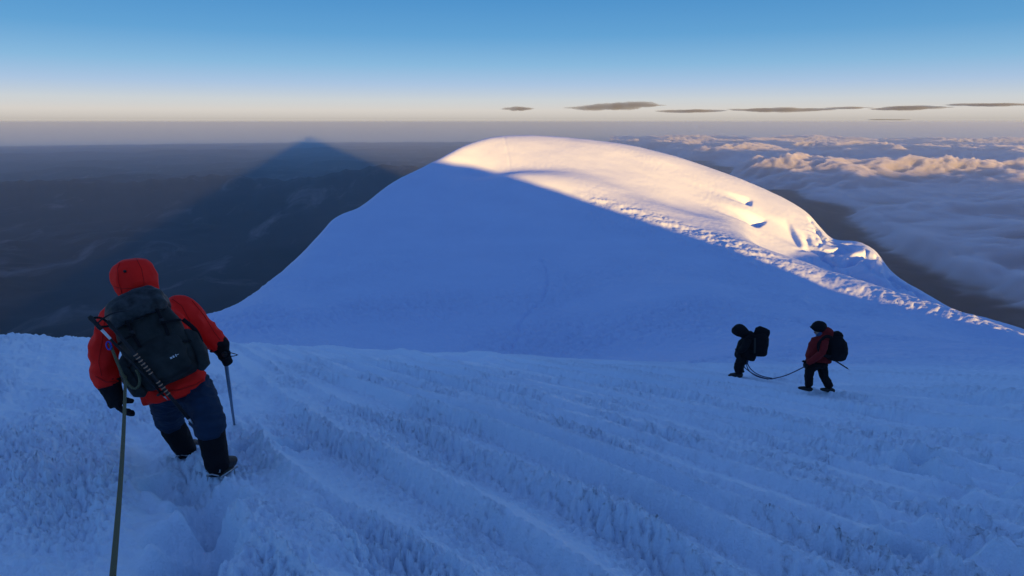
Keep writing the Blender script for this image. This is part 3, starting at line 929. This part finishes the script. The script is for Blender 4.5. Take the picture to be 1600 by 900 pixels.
        for s2 in (-1, 1):
            cr_.box(sole - fw * .088 + sd * (s2 * .045) + upv * .05, (.013, .004, .014), (sd, fw, upv))
            cr_.box(sole + sd * (s2 * .058) + fw * .05 - upv * .002, (.004, .13, .007), (sd, fw, upv))
            for q in (-.07, -.02, .06, .13):
                cr_.loft([sole + sd * (s2 * .055) + fw * q, sole + sd * (s2 * .060) + fw * q - upv * .045], [.008, .002], fw, 6)
        part('crampon', cr_.mesh('crampon'), M_STEEL, boot)
    # gloves
    gl = Shape()
    dv = (P(190, 645, 4.74) - wrL).normalized(); sdv = Vector((1, 0, 0)) - dv * dv.x; sdv.normalize(); nv = dv.cross(sdv).normalized()
    palm = P(185, 634, 4.78)
    gl.loft(spline([wrL.lerp(elL, .22), wrL, wrL.lerp(palm, .5), palm], 3), [(.098, .09), (.096, .088), (.092, .085), (.086, .08), (.080, .072), (.074, .066), (.072, .060), (.074, .056), (.074, .052), (.068, .046)], hint)
    fingers(gl, palm + dv * .015, dv, (nv * .8 + sdv * .35).normalized(), (sdv * .9 - nv * .1).normalized(), 4, .125, .021, .030, .95)
    th0 = palm - dv * .03 + sdv * .035
    gl.loft(spline([th0, th0 + sdv * .04 + dv * .018, th0 + sdv * .085 + dv * .048], 3), [.026, .026, .025, .024, .022, .020, .014], dv, 10)
    part('glove', gl.solid('glove', 0.0075, 3, 0.003, 20, 7), M_BLACK, person)
    gr = Shape()
    grip = P(352, 560, 4.92)
    dv = (grip - wrR).normalized()
    gr.loft(spline([wrR.lerp(elR, .25), wrR, wrR.lerp(grip, .6), grip], 3), [(.088, .085), (.09, .085), (.086, .082), (.08, .078), (.066, .062), (.056, .055), (.052, .05), (.052, .05), (.052, .05), (.046, .045)], hint)
    ax = Vector((.05, .45, -.9)).normalized()                     # the pole runs this way through the fist
    out = Vector((.9, -.2, .0)); out = (out - ax * out.dot(ax)).normalized(); fr = ax.cross(out).normalized()
    for i in range(4):                                             # fingers wrapped round the grip
        c0 = grip + ax * (-.036 + .026 * i)
        ring = [c0 + (out * math.cos(a) + fr * math.sin(a)) * .034 for a in np.linspace(-2.4, 2.0, 9)]
        gr.loft(ring, [.0165] * 8 + [.012], ax, 8)
    th0 = grip - ax * .05 - fr * .02
    gr.loft(spline([th0, th0 + out * .04 - ax * .015, th0 + out * .05 + fr * .03 + ax * .012], 3), [.02, .019, .019, .018, .017, .016, .012], ax, 8)
    part('glove', gr.solid('glove', 0.0075, 3, 0.003, 20, 8), M_BLACK, person)
    return dict(P=P, rB=rB, grip=grip, sp=sp, hint=hint)
NC = near_climber()

# ---------------------------------------------------------------- pack on the near climber's back
def near_pack():
    P = NC['P']
    bot, top = P(272, 596, 4.56), P(211, 470, 4.80)
    U = (top - bot).normalized()
    S = (P(300, 515, 4.66) - P(185, 552, 4.66)); S = (S - U * S.dot(U)).normalized()
    N = S.cross(U).normalized()
    if N.y > 0: N = -N                                             # towards the camera
    C = (bot + top) / 2; Hh = (top - bot).length
    def L(s, u, n): return C + S * s + U * (u * Hh) + N * n
    root = bpy.data.objects.new('backpack', None); COL.objects.link(root); root.location = L(0, -.5, 0); bpy.context.view_layer.update()
    inv = Matrix.Translation(-root.location)
    def pt(name, me, mat, parent=None, label=None):
        if parent is None: me.transform(inv)
        else: me.transform(inv)
        return part(name, me, mat, parent or root, label)
    tag(root, 'charcoal mountaineering pack with mottled lid on the red jacket of the near climber', 'backpack', 'packs carried by the climbers')
    m = Shape()
    m.loft([L(.005, -.50, .0), L(.005, -.46, .0), L(.0, -.30, .01), L(0, -.05, .01), L(0, .15, .0), L(-.005, .30, -.01), L(-.01, .38, -.02)],
           [(.16, .10), (.215, .125), (.235, .145), (.235, .145), (.225, .135), (.205, .12), (.18, .10)], N, 28, 3.2)
    body = pt('main_compartment', m.solid('main_compartment', .013, 4, .009, 6.5, 12), M_PACK)
    ld = Shape()
    ld.loft([L(-.01, .26, .035), L(-.01, .32, .03), L(-.01, .42, .0), L(-.012, .50, -.03), L(-.014, .535, -.05)],
            [(.195, .125), (.222, .150), (.222, .15), (.19, .13), (.12, .08)], N, 26, 3.0)
    lid = pt('lid', ld.solid('lid', .012, 4, .010, 9, 15), M_LID)
    fp_ = Shape()
    fp_.loft([L(.02, -.44, .10), L(.02, -.40, .13), L(.02, -.22, .145), L(.015, -.06, .14), L(.015, .0, .12)],
             [(.12, .03), (.155, .05), (.165, .055), (.155, .05), (.12, .03)], N, 22, 3.2)
    pk = pt('front_pocket', fp_.solid('front_pocket', .010, 3, .007, 8, 17), M_PACK)
    for s in (-1, 1):
        sp_ = Shape()
        sp_.loft([L(s * .20, -.50, .02), L(s * .235, -.45, .02), L(s * .25, -.30, .02), L(s * .245, -.10, .02), L(s * .22, -.02, .02)],
                 [(.03, .06), (.055, .09), (.062, .095), (.052, .09), (.02, .06)], N, 18, 2.6)
        pt('side_pocket', sp_.solid('side_pocket', .010, 3, .006, 10, 21 + s), M_PACK)
    def strap(pts, w=.014, th=.003, name='strap', mat=M_BLACK, par=None):
        sh = Shape(); sh.loft(spline(pts, 5), [(w, th)] * (5 * (len(pts) - 1) + 1), N, 8, 4)
        return pt(name, sh.mesh(name), mat, par)
    for s in (-.10, .115):
        strap([L(s, .30, .165), L(s, .22, .155), L(s, .10, .158), L(s * .95, -.02, .165)], .012, .004, 'lid_strap')
        bk = Shape().box(L(s, .16, .166), (.019, .016, .006), (S, U, N)); pt('buckle', bk.mesh('buckle'), M_RUBBER)
    for u in (.10, -.16):
        strap([L(.235, u, .06), L(.225, u, .12), L(.16, u + .02, .165), L(.10, u + .03, .178)], .009, .003, 'compression_strap')
        strap([L(-.235, u, .06), L(-.225, u, .12), L(-.16, u + .02, .165), L(-.10, u + .03, .178)], .009, .003, 'compression_strap')
    strap([L(.245, .10, .05), L(.29, -.06, .06), L(.292, -.22, .06), L(.26, -.33, .06)], .016, .004, 'compression_strap')
    strap([L(-.03, .53, -.06), L(-.035, .56, -.03), L(.0, .565, -.02), L(.03, .555, -.04), L(.035, .525, -.06)], .010, .004, 'haul_loop')
    # shoulder strap over the right shoulder, and waist belt
    strap([L(.11, .40, -.10), L(.13, .44, -.18), L(.14, .36, -.28)], .03, .008, 'shoulder_strap')
    strap([L(-.11, .40, -.10), L(-.13, .44, -.18), L(-.14, .36, -.28)], .03, .008, 'shoulder_strap')
    # little pale maker's mark: three strokes
    lg = Shape()
    for k, (a, w, h) in enumerate([(-.024, .007, .007), (-.006, .006, .008), (.012, .003, .010), (.024, .008, .002)]):
        lg.box(L(.085 + a, -.262 + .002 * k, .2), (w, h, .0012), (S, U, N))
    pt('mark', lg.mesh('mark'), M_WHITE, pk, 'small pale mark printed on the pocket')
    # tool strapped across the pack
    def tool(name, A, B, label, axe):
        rt = bpy.data.objects.new(name, None); COL.objects.link(rt); rt.location = B; bpy.context.view_layer.update()
        iv = Matrix.Translation(-B)
        dvec = (A - B); Lh = dvec.length; dvec.normalize(); sv = dvec.cross(N).normalized()
        def q(nm, sh, mat, par=None):
            me = sh.mesh(nm); me.transform(iv); return part(nm, me, mat, par or rt)
        if axe:
            sh = q('shaft', Shape().loft([B + dvec * (Lh * t) for t in (0.06, .5, .97)], [(.013, .010)] * 3, N, 12), M_RUBBER)
            q('spike', Shape().loft([B + dvec * (Lh * .06), B], [.011, .002], N, 8), M_STEEL)
            h = Shape()
            h.loft(spline([A - sv * .075 - dvec * .015, A, A + sv * .08 - dvec * .012, A + sv * .15 - dvec * .05], 4), [(.005, .018)] * 5 + [(.005, .014)] * 4 + [(.004, .011)] * 3 + [(.003, .004)], N, 8, 3)
            q('head', h, M_RUBBER)
            for k in range(14):
                if k in (5, 6): continue
                b0 = B + dvec * (Lh * (.30 + .028 * k))
                q('grip_band', Shape().loft([b0, b0 + dvec * .008], [(.0165, .0135)] * 2, N, 12), M_ORANGE, sh)
        else:
            sh = q('shaft', Shape().loft([B + dvec * (Lh * t) for t in (0.05, .74)], [.008, .010], N, 10), M_RUBBER)
            q('upper_section', Shape().loft([B + dvec * (Lh * t) for t in (.72, .86)], [.0095, .0105], N, 10), M_WHITE, sh)
            q('grip', Shape().loft([B + dvec * (Lh * t) for t in (.85, .87, .93, .98, 1.0)], [.013, .016, .0145, .018, .012], N, 12), M_RUBBER)
            q('tip', Shape().loft([B + dvec * (Lh * .05), B], [.007, .002], N, 8), M_STEEL)
            q('basket', Shape().loft([B + dvec * .07, B + dvec * .078], [.035, .035], N, 14), M_RUBBER)
            lp = Shape().loft(spline([A - dvec * .02, A + sv * .05 - dvec * .06, A + sv * .055 - dvec * .13, A - dvec * .10], 5), [(.008, .002)] * 16, N, 8)
            q('wrist_loop', lp, M_BLACK)
        tag(rt, label, 'ice axe' if axe else 'pole')
    tool('trekking_pole', P(139, 494, 4.47), P(262, 625, 4.40), 'folded black trekking pole strapped slantwise across the charcoal pack', False)
    tool('ice_axe', P(163, 496, 4.46), P(303, 664, 4.36), 'black ice axe with orange grip bands strapped across the charcoal pack', True)
near_pack()

# ---------------------------------------------------------------- pole in the near climber's right hand
def hand_pole():
    g = NC['grip']; tip = ground(366, 661, 4, 9) + Vector((0, 0, -.04))
    v = (g - tip).normalized(); top = g + v * .10
    rt = bpy.data.objects.new('walking_pole', None); COL.objects.link(rt); rt.location = tip; bpy.context.view_layer.update()
    iv = Matrix.Translation(-tip)
    def q(nm, sh, mat):
        me = sh.mesh(nm); me.transform(iv); return part(nm, me, mat, rt)
    Lh = (top - tip).length
    q('shaft', Shape().loft([tip + v * .05, tip + v * (Lh * .45), tip + v * (Lh * .46), tip + v * (Lh - .12)], [.012, .0135, .0155, .0165], (1, 0, 0), 12), M_ALLOY)
    q('tip', Shape().loft([tip, tip + v * .06], [.003, .010], (1, 0, 0), 8), M_STEEL)
    q('grip', Shape().loft([tip + v * (Lh - t) for t in (.15, .13, .06, .015, 0)], [.019, .021, .018, .023, .016], (1, 0, 0), 12), M_RUBBER)
    sv = Vector((1, .1, -.1)).normalized()
    q('wrist_loop', Shape().loft(spline([top, top + sv * .05 + v * .01, top + sv * .10 - v * .02, top + sv * .06 - v * .05, top - v * .05], 5), [(.009, .003)] * 21, (0, 0, 1), 8), M_BLACK)
    tag(rt, 'blue grey walking pole planted in the snow by the red jacketed climber', 'pole')
hand_pole()

# ---------------------------------------------------------------- rope from the near climber to the viewer
def near_rope():
    P = NC['P']
    a = P(196, 588, 4.52); b = at(176, 903, 2.35)
    line = [a.lerp(b, t) + Vector((0, 0, -.05 * math.sin(math.pi * t))) for t in np.linspace(0, 1, 26)]
    line += [b + (b - a).normalized() * .3, Vector((-.75, 1.15, -1.42)), Vector((-.55, .75, -1.25))]
    knot = [P(171, 536, 4.46), P(177, 550, 4.44), P(184, 568, 4.44), P(192, 586, 4.45), P(201, 601, 4.46), P(210, 607, 4.46), P(217, 602, 4.46), P(218, 590, 4.46), P(213, 578, 4.46)]
    me = Shape().loft(spline(line, 3), [.0105] * (3 * (len(line) - 1) + 1), (1, 0, 0), 10).mesh('climbing_rope')
    rope = link('climbing_rope', me, None, M_ROPE)
    tag(rope, 'olive yellow rope running from the red jacketed climber down to the bottom edge', 'rope', 'ropes between the climbers')
    sh = Shape().loft(spline(knot, 5), [.010] * (5 * (len(knot) - 1) + 1), (0, 1, 0), 10)
    part('loop', sh.mesh('loop'), M_ROPE, rope)
    c = P(170, 540, 4.43)
    ring = [c + Vector((math.cos(t) * .018, 0, math.sin(t) * .030)) for t in np.linspace(0, 2 * math.pi, 17)]
    part('carabiner', Shape().loft(ring, [.005] * 17, (0, 1, 0), 8).mesh('carabiner'), M_CARAB, rope, 'small blue carabiner')
near_rope()

# ================================================================ the two climbers on the right
def far_figure(foot_px, spec, label):
    g = ground(foot_px[0], foot_px[1], 5, 40); r0 = math.hypot(g.x, g.y)
    k = (Vector(g).length) / FPX * 0.98                            # metres per pixel there
    def Q(x, y, dr=0.0): return at(x, y, r0 + dr)
    return g, r0, k, Q

def climber_dark():
    g, r0, k, Q = far_figure((1152, 588), None, None)
    hint = Vector((0.2, 1, 0))
    sp = [Q(1163, 560), Q(1166, 548), Q(1170, 537), Q(1172, 528), Q(1166, 521.5)]
    head = Q(1155.5, 516)
    hip1, kn1, an1 = Q(1163, 559, -.09), Q(1154, 570, -.10), Q(1156, 583, -.10)
    hip2, kn2, an2 = Q(1163, 559, .10), Q(1156, 570, .16), Q(1157, 582, .18)
    sh1, el1, ha1 = Q(1168, 530, -.2), Q(1163, 543, -.24), Q(1155, 549, -.2)
    sh2, el2, ha2 = Q(1166, 530, .2), Q(1160, 543, .24), Q(1154, 548, .2)
    b = Shape()
    b.loft(sp, [(.14, 8 * k), (.14, 7.5 * k), (.15, 7.5 * k), (.13, 6 * k), (.06, 4 * k)], hint)
    b.ball(head, (7 * k, 7 * k, 8 * k)); b.loft([sp[-1], head], [4 * k, 5 * k], hint)
    for a_, c_, d_ in ((hip1, kn1, an1), (hip2, kn2, an2)): b.loft(spline([a_, c_, d_], 3), [5 * k, 5 * k, 4.6 * k, 4.2 * k, 4 * k, 3.6 * k, 3.3 * k], hint)
    for a_, c_, d_ in ((sh1, el1, ha1), (sh2, el2, ha2)): b.loft(spline([a_, c_, d_], 3), [4 * k, 3.8 * k, 3.4 * k, 3 * k, 2.8 * k, 2.5 * k, 2.2 * k], hint)
    me = b.solid('person', .03, 3)
    p = link('person', me, None, M_SKIN)
    tag(p, 'climber all in black with hood up, bent forward, on the left of the right-hand pair', 'person', 'climbers on the snow')
    j = Shape()
    j.loft(sp, [(.24, 10 * k), (.24, 10 * k), (.24, 11 * k), (.21, 10 * k), (.12, 7 * k)], hint, 20)
    for a_, c_, d_ in ((sh1, el1, ha1), (sh2, el2, ha2)): j.loft(spline([a_, c_, d_], 3), [6 * k, 5.6 * k, 5.2 * k, 5 * k, 4.6 * k, 4.2 * k, 3.8 * k], hint)
    part('jacket', j.solid('jacket', .025, 4, .012, 6, 31), M_BLACK, p)
    h = Shape()
    h.ball(head, (10.5 * k, 9.5 * k, 9.6 * k)); h.loft([sp[-1] - Vector((0, 0, 2 * k)), head.lerp(sp[-1], .5), head], [7.5 * k, 8.5 * k, 9.5 * k], hint)
    h.ball(Q(1147.5, 516.5), (4 * k, 6 * k, 6 * k))
    part('hood', h.solid('hood', .022, 4, .006, 8, 33), M_BLACK, p)
    t = Shape()
    for a_, c_, d_ in ((hip1, kn1, an1), (hip2, kn2, an2)): t.loft(spline([a_, c_, d_], 3), [8.5 * k, 8 * k, 7.4 * k, 6.8 * k, 6.4 * k, 6.2 * k, 6 * k], hint)
    part('trousers', t.solid('trousers', .025, 3, .014, 7, 35), M_BLACK, p)
    for an, dz in ((an1, 0), (an2, 0)):
        s = Shape(); b0 = an + Vector((0, 0, -4 * k))
        s.loft([b0 + Vector((4 * k, 0, 0)), b0 + Vector((0, 0, .3 * k)), b0 + Vector((-8 * k, 0, .8 * k)), b0 + Vector((-15 * k, 0, .6 * k)), b0 + Vector((-17.5 * k, 0, .2 * k))], [(2.6 * k, 3 * k), (3 * k, 4 * k), (3.2 * k, 3.2 * k), (2.8 * k, 2.2 * k), (1 * k, 1 * k)], (0, 0, 1), 14)
        part('boot', s.solid('boot', .02, 2), M_RUBBER, p)
    for ha, s2 in ((ha1, -1), (ha2, 1)):
        s = Shape(); dv = Vector((-.7, 0, -.7)).normalized()
        s.ball(ha, .055); fingers(s, ha + dv * .03, dv, Vector((0, 1, 0)), Vector((.5, 0, -.8)).normalized(), 4, .09, .014, .026)
        s.loft([ha, ha + Vector((-.05, .02, .04)), ha + Vector((-.09, .02, .03))], [.018, .017, .012], dv, 8)
        part('glove', s.solid('glove', .011, 1), M_BLACK, p)
    # pack
    root = bpy.data.objects.new('backpack', None); COL.objects.link(root); root.location = Q(1186, 556); bpy.context.view_layer.update(); iv = Matrix.Translation(-root.location)
    def q(nm, sh, mat, vox=None, par=None):
        me = sh.solid(nm, vox, 3, .012, 6, 41) if vox else sh.mesh(nm); me.transform(iv); return part(nm, me, mat, par or root)
    q('main_compartment', Shape().loft([Q(1184, 555), Q(1184.5, 552), Q(1186, 542), Q(1187, 530), Q(1185, 521)], [(.15, 8 * k), (.19, 10 * k), (.2, 10 * k), (.2, 9.5 * k), (.16, 8 * k)], hint, 22, 3), M_BLACK, .025)
    q('lid', Shape().loft([Q(1178, 519.5), Q(1184, 521), Q(1192, 524), Q(1198, 526.5), Q(1200.5, 527.5)], [(.12, 3 * k), (.19, 4 * k), (.19, 4.4 * k), (.17, 4.4 * k), (.10, 3 * k)], (0, 1, 0), 16, 2.6), M_BLACK, .022)
    q('side_strap', Shape().loft(spline([Q(1179.5, 528, -.21), Q(1179.5, 540, -.225), Q(1179, 552, -.21)], 4), [(1.4 * k, .004)] * 9, (0, 1, 0), 8), plain('dull_webbing', (.03, .032, .028), .8))
    q('hanging_strap', Shape().loft(spline([Q(1180, 555, -.15), Q(1180.5, 558, -.17), Q(1179.5, 560.5, -.17)], 4), [(1.1 * k, .006)] * 9, (0, 1, 0), 8), M_BLACK)
    q('shoulder_strap', Shape().loft(spline([Q(1180, 527, -.18), Q(1171, 525, -.2), Q(1163, 533, -.24), Q(1166, 545, -.25), Q(1177, 550, -.2)], 5), [(.03, .008)] * 21, (0, 1, 0), 8), M_BLACK)
    tag(root, 'black pack with a jutting lid on the back of the all-black climber', 'backpack', 'packs carried by the climbers')
    return g, k, Q, Q(1165, 563, -.25)
D2 = climber_dark()

def climber_red():
    g, r0, k, Q = far_figure((1290, 609), None, None)
    hint = Vector((0.2, 1, 0))
    sp = [Q(1279, 567), Q(1279, 556), Q(1282, 544), Q(1287, 533), Q(1289, 525), Q(1285, 520)]
    head = Q(1280, 513)
    hip1, kn1, an1 = Q(1276, 567, -.08), Q(1265, 580, -.10), Q(1263.5, 602, -.02)
    hip2, kn2, an2 = Q(1283, 568, .08), Q(1288, 588, .04), Q(1298, 606.5, 0.0)
    sh1, el1, ha1 = Q(1288, 532, -.22), Q(1283, 552, -.28), Q(1262, 568, -.22)
    sh2, el2, ha2 = Q(1286, 532, .22), Q(1276, 550, .28), Q(1260, 567, .15)
    b = Shape()
    b.loft(sp, [(.14, 8 * k), (.14, 8 * k), (.15, 8.5 * k), (.15, 7.5 * k), (.10, 5 * k), (.06, 4 * k)], hint)
    # head with a face turned to the left and down
    b.ball(head, (7.5 * k, 6.4 * k, 9.2 * k)); b.loft([sp[-1], head], [4.2 * k, 5 * k], hint)
    b.ball(Q(1273.2, 515.5), (1.5 * k, 1.1 * k, 1.3 * k)); b.ball(Q(1275.5, 520.5), (3 * k, 3.5 * k, 2.2 * k))
    b.ball(Q(1281.5, 514.5, -.09), (1.4 * k, .8 * k, 2 * k))
    for a_, c_, d_ in ((hip1, kn1, an1), (hip2, kn2, an2)): b.loft(spline([a_, c_, d_], 3), [5 * k, 5 * k, 4.6 * k, 4.2 * k, 4 * k, 3.6 * k, 3.3 * k], hint)
    for a_, c_, d_ in ((sh1, el1, ha1), (sh2, el2, ha2)): b.loft(spline([a_, c_, d_], 3), [4 * k, 3.8 * k, 3.4 * k, 3 * k, 2.8 * k, 2.5 * k, 2.2 * k], hint)
    p = link('person', b.solid('person', .02, 2), None, M_SKIN)
    tag(p, 'climber in a dark red jacket and black cap, rightmost on the snow', 'person', 'climbers on the snow')
    for px_, nm in ((1274.6, 'eye'),):
        part('eye', Shape().ball(Q(px_, 513.6, -.065), (.9 * k, .6 * k, .7 * k), seg=8, rings=6).mesh('eye'), M_RUBBER, p)
    part('mouth', Shape().box(Q(1273.6, 519.2, -.03), (1.2 * k, 2.0 * k, .35 * k)).mesh('mouth'), M_DARKRED, p)
    part('neck_gaiter', Shape().loft([Q(1284.5, 523.5), Q(1281.5, 520.5), Q(1279, 518.8)], [5 * k, 6 * k, 6.4 * k], hint, 16).mesh('neck_gaiter'), plain('blue_fleece', (.05, .10, .22), .9), p)
    j = Shape()
    j.loft(sp, [(.24, 11 * k), (.24, 10.5 * k), (.24, 10.5 * k), (.23, 9.5 * k), (.18, 7.5 * k), (.10, 5.5 * k)], hint, 22)
    for a_, c_, d_ in ((sh1, el1, ha1), (sh2, el2, ha2)): j.loft(spline([a_, c_, d_], 3), [6 * k, 5.8 * k, 5.5 * k, 5.2 * k, 4.8 * k, 4.3 * k, 3.8 * k], hint)
    part('jacket', j.solid('jacket', .022, 4, .014, 6, 51), M_DARKRED, p)
    part('hood', Shape().loft(spline([Q(1283, 520.5), Q(1290, 516.5), Q(1297, 520), Q(1299, 527)], 3), [4 * k, 5 * k, 5.4 * k, 5.8 * k, 6 * k, 6 * k, 5.8 * k, 5 * k, 3.5 * k, 2 * k], (0, 1, 0), 14).solid('hood', .02, 3, .008, 9, 52), M_DARKRED, p, 'dark red hood folded down behind the neck')
    c = Shape()
    up = Vector((-.12, 0, 1)).normalized()
    c.ball(head + up * (2.6 * k), (11 * k, 9 * k, 8.4 * k)); c.ball(head + up * (.6 * k) + Vector((2.5 * k, 0, 0)), (9 * k, 8.4 * k, 7 * k))
    c.loft([head + Vector((-6 * k, 0, 1.6 * k)), head + Vector((-13 * k, 0, 1.2 * k))], [(6 * k, 1.3 * k), (4 * k, .8 * k)], (0, 0, 1), 12)
    cap = part('cap', c.solid('cap', .018, 3, .004, 12, 54), M_BLACK, p)
    t = Shape()
    t.ball(Q(1279, 567), (12 * k, .22, 6 * k))
    for a_, c_, d_ in ((hip1, kn1, an1), (hip2, kn2, an2)): t.loft(spline([a_, c_, d_], 3), [8 * k, 7.6 * k, 7.0 * k, 6.4 * k, 6.0 * k, 5.8 * k, 5.6 * k], hint)
    part('trousers', t.solid('trousers', .022, 3, .014, 7, 55), M_BLACK, p)
    for an, dn in ((an1, 4.5), (an2, 2.2)):
        s = Shape(); b0 = an + Vector((0, 0, -dn * k))
        s.loft([b0 + Vector((6 * k, 0, -2.2 * k)), b0 + Vector((2 * k, 0, -1.2 * k)), b0 + Vector((-7 * k, 0, .0)), b0 + Vector((-13 * k, 0, 0.6 * k)), b0 + Vector((-15.5 * k, 0, .7 * k))], [(2.6 * k, 2.6 * k), (3.2 * k, 4.2 * k), (3.2 * k, 3.2 * k), (2.8 * k, 2.2 * k), (1 * k, 1 * k)], (0, 0, 1), 14)
        part('boot', s.solid('boot', .018, 2), M_RUBBER, p)
    for ha in (ha1, ha2):
        s = Shape(); dv = Vector((-.85, 0, -.5)).normalized()
        s.ball(ha, .055); fingers(s, ha + dv * .03, dv, Vector((0, 1, 0)), Vector((.4, 0, -.9)).normalized(), 4, .09, .014, .026, 1.3)
        s.loft([ha, ha + Vector((-.05, .02, .04)), ha + Vector((-.09, .02, .02))], [.018, .017, .012], dv, 8)
        part('glove', s.solid('glove', .011, 1), M_BLACK, p)
    root = bpy.data.objects.new('backpack', None); COL.objects.link(root); root.location = Q(1302, 563); bpy.context.view_layer.update(); iv = Matrix.Translation(-root.location)
    def q(nm, sh, mat, vox=None, par=None):
        me = sh.solid(nm, vox, 3, .012, 6, 61) if vox else sh.mesh(nm); me.transform(iv); return part(nm, me, mat, par or root)
    q('main_compartment', Shape().loft([Q(1304, 562.5), Q(1304.5, 559), Q(1306.5, 549), Q(1306, 539), Q(1302, 530), Q(1300, 526)], [(.12, 6 * k), (.19, 10.5 * k), (.21, 13.2 * k), (.2, 12.5 * k), (.17, 9 * k), (.1, 4.5 * k)], hint, 22, 2.5), M_BLACK, .025)
    q('lid', Shape().loft([Q(1297, 527), Q(1302, 528), Q(1308, 533), Q(1311, 537)], [(.1, 3 * k), (.18, 4 * k), (.18, 4 * k), (.1, 2.5 * k)], (0, 1, 0), 14, 2.6), M_BLACK, .022)
    q('shoulder_strap', Shape().loft(spline([Q(1300, 528, -.2), Q(1290, 526, -.25), Q(1279, 538, -.30), Q(1283, 552, -.30), Q(1297, 558, -.22)], 5), [(.032, .01)] * 21, (0, 1, 0), 8), M_BLACK)
    tag(root, 'rounded black pack on the dark red jacket of the rightmost climber', 'backpack', 'packs carried by the climbers')
    A, B = Q(1301, 561, -.1), Q(1327, 577.5, -.12)
    rt = bpy.data.objects.new('ice_axe', None); COL.objects.link(rt); rt.location = B; bpy.context.view_layer.update(); iv2 = Matrix.Translation(-B)
    me = Shape().loft([A, A.lerp(B, .9)], [.014, .012], (0, 1, 0), 8).mesh('shaft'); me.transform(iv2); part('shaft', me, M_RUBBER, rt)
    me = Shape().loft([A.lerp(B, .9), B], [.012, .002], (0, 1, 0), 8).mesh('spike'); me.transform(iv2); part('spike', me, M_STEEL, rt)
    tag(rt, 'dark ice axe shaft sticking out below the rightmost climber\'s pack', 'ice axe')
    return g, k, Q
D3 = climber_red()

def pair_rope():
    Q2, Q3 = D2[2], D3[2]
    r2 = math.hypot(D2[0].x, D2[0].y); r3 = math.hypot(D3[0].x, D3[0].y)
    def M(x, y, dr=0.0):
        t = (x - 1165) / 92.0
        p = at(x, y, r2 + (r3 - r2) * t - .2 + dr)
        p.z = max(p.z, z_at(p.x, p.y) + .015); return p
    a = [M(x, y) for x, y in [(1259, 572), (1243, 580), (1228, 586.5), (1213, 590.5), (1203, 592), (1190, 589.5), (1177, 584), (1168, 578), (1163, 573), (1164, 566)]]
    rope = link('climbing_rope', Shape().loft(spline(a, 5), [.011] * (5 * 9 + 1), (0, 1, 0), 8).mesh('climbing_rope'), None, M_ROPE_DARK)
    tag(rope, 'dark slack rope sagging onto the snow between the two far climbers', 'rope', 'ropes between the climbers')
    for pts in ([(1206, 591, .03), (1192, 588, .03), (1180, 582.5, .03), (1171, 574, .03), (1167, 564, .0)], [(1200, 592.5, -.04), (1184, 588.5, -.05), (1172, 581, -.05), (1167, 572, -.03), (1168, 563, 0)]):
        b_ = [M(*p_) for p_ in pts]
        part('strand', Shape().loft(spline(b_, 5), [.011] * (5 * (len(b_) - 1) + 1), (0, 1, 0), 8).mesh('strand'), M_ROPE_DARK, rope)
pair_rope()

# ================================================================ small clouds over the horizon
def sky_clouds():
    mat = volume_material('thin_cloud_vapour', (0.20, 0.25, 0.36), 0.00042)  # vapour colour darkened so the clouds look out of the sun
    specs = [(811, 170, 17, 4.2, 'small smudge of grey cloud above the lit snow dome'), (962, 166, 62, 7.5, 'longest and thickest grey cloud with a raised hump above the horizon'),
             (1080, 173.5, 44, 3.6, 'thin grey cloud just right of the humped cloud'), (1222, 171.5, 66, 4.2, 'long thin grey cloud in the middle of the row'),
             (1326, 168.5, 18, 2.6, 'tiny grey cloud sliver right of the long thin one'), (1420, 169, 40, 4.0, 'slanting grey cloud second from the right edge'),
             (1548, 163.5, 46, 3.0, 'faint high grey cloud nearest the right edge'), (1385, 187, 22, 1.2, 'faintest low streak of cloud under the slanting one')]
    for i, (x, y, hw, hh, label) in enumerate(specs):
        r = 90000.0; c = at(x, y, r); k = Vector(c).length / FPX
        sh = Shape(); rnd = random.Random(100 + i)
        n = max(9, int(hw / 2.5))
        for j in range(n):
            t = -1 + 2 * (j + .5) / n
            env = (1 - abs(t) ** 2.2) ** 0.8
            lift = 0.35 * hh * (t if i in (1, 5) else 0) + hh * .15 * rnd.uniform(-1, 1)
            sh.ball(c + Vector((t * hw * k, rnd.uniform(-1, 1) * 900, lift * k)), (hw * k * 5.0 / n * rnd.uniform(.8, 1.7), 1500 * (0.4 + env), hh * k * (0.10 + 0.62 * env * rnd.uniform(.5, 1.1))), seg=14, rings=8)
        o = link('cloud', sh.solid('cloud', max(60.0, hh * k * .11), 3, hh * k * .12, 0.0012, i), None, mat)
        tag(o, label, 'cloud', 'small clouds above the horizon')
sky_clouds()

# ================================================================ haze
def box_mesh(name, x0, x1, y0, y1, z0, z1):
    me = bpy.data.meshes.new(name)
    v = [(x, y, z) for z in (z0, z1) for y in (y0, y1) for x in (x0, x1)]
    me.from_pydata(v, [], [(0, 2, 3, 1), (4, 5, 7, 6), (0, 1, 5, 4), (2, 6, 7, 3), (0, 4, 6, 2), (1, 3, 7, 5)])
    return me
tag(link('haze', box_mesh('haze', -140000, 140000, -42000, 138000, -5200, 12), mats=volume_material('air_haze', (0.66, 0.84, 1.0), 1.5e-5, 0.42), smooth=False),
    'pale blue haze filling the air over the valley', 'haze', kind='stuff')
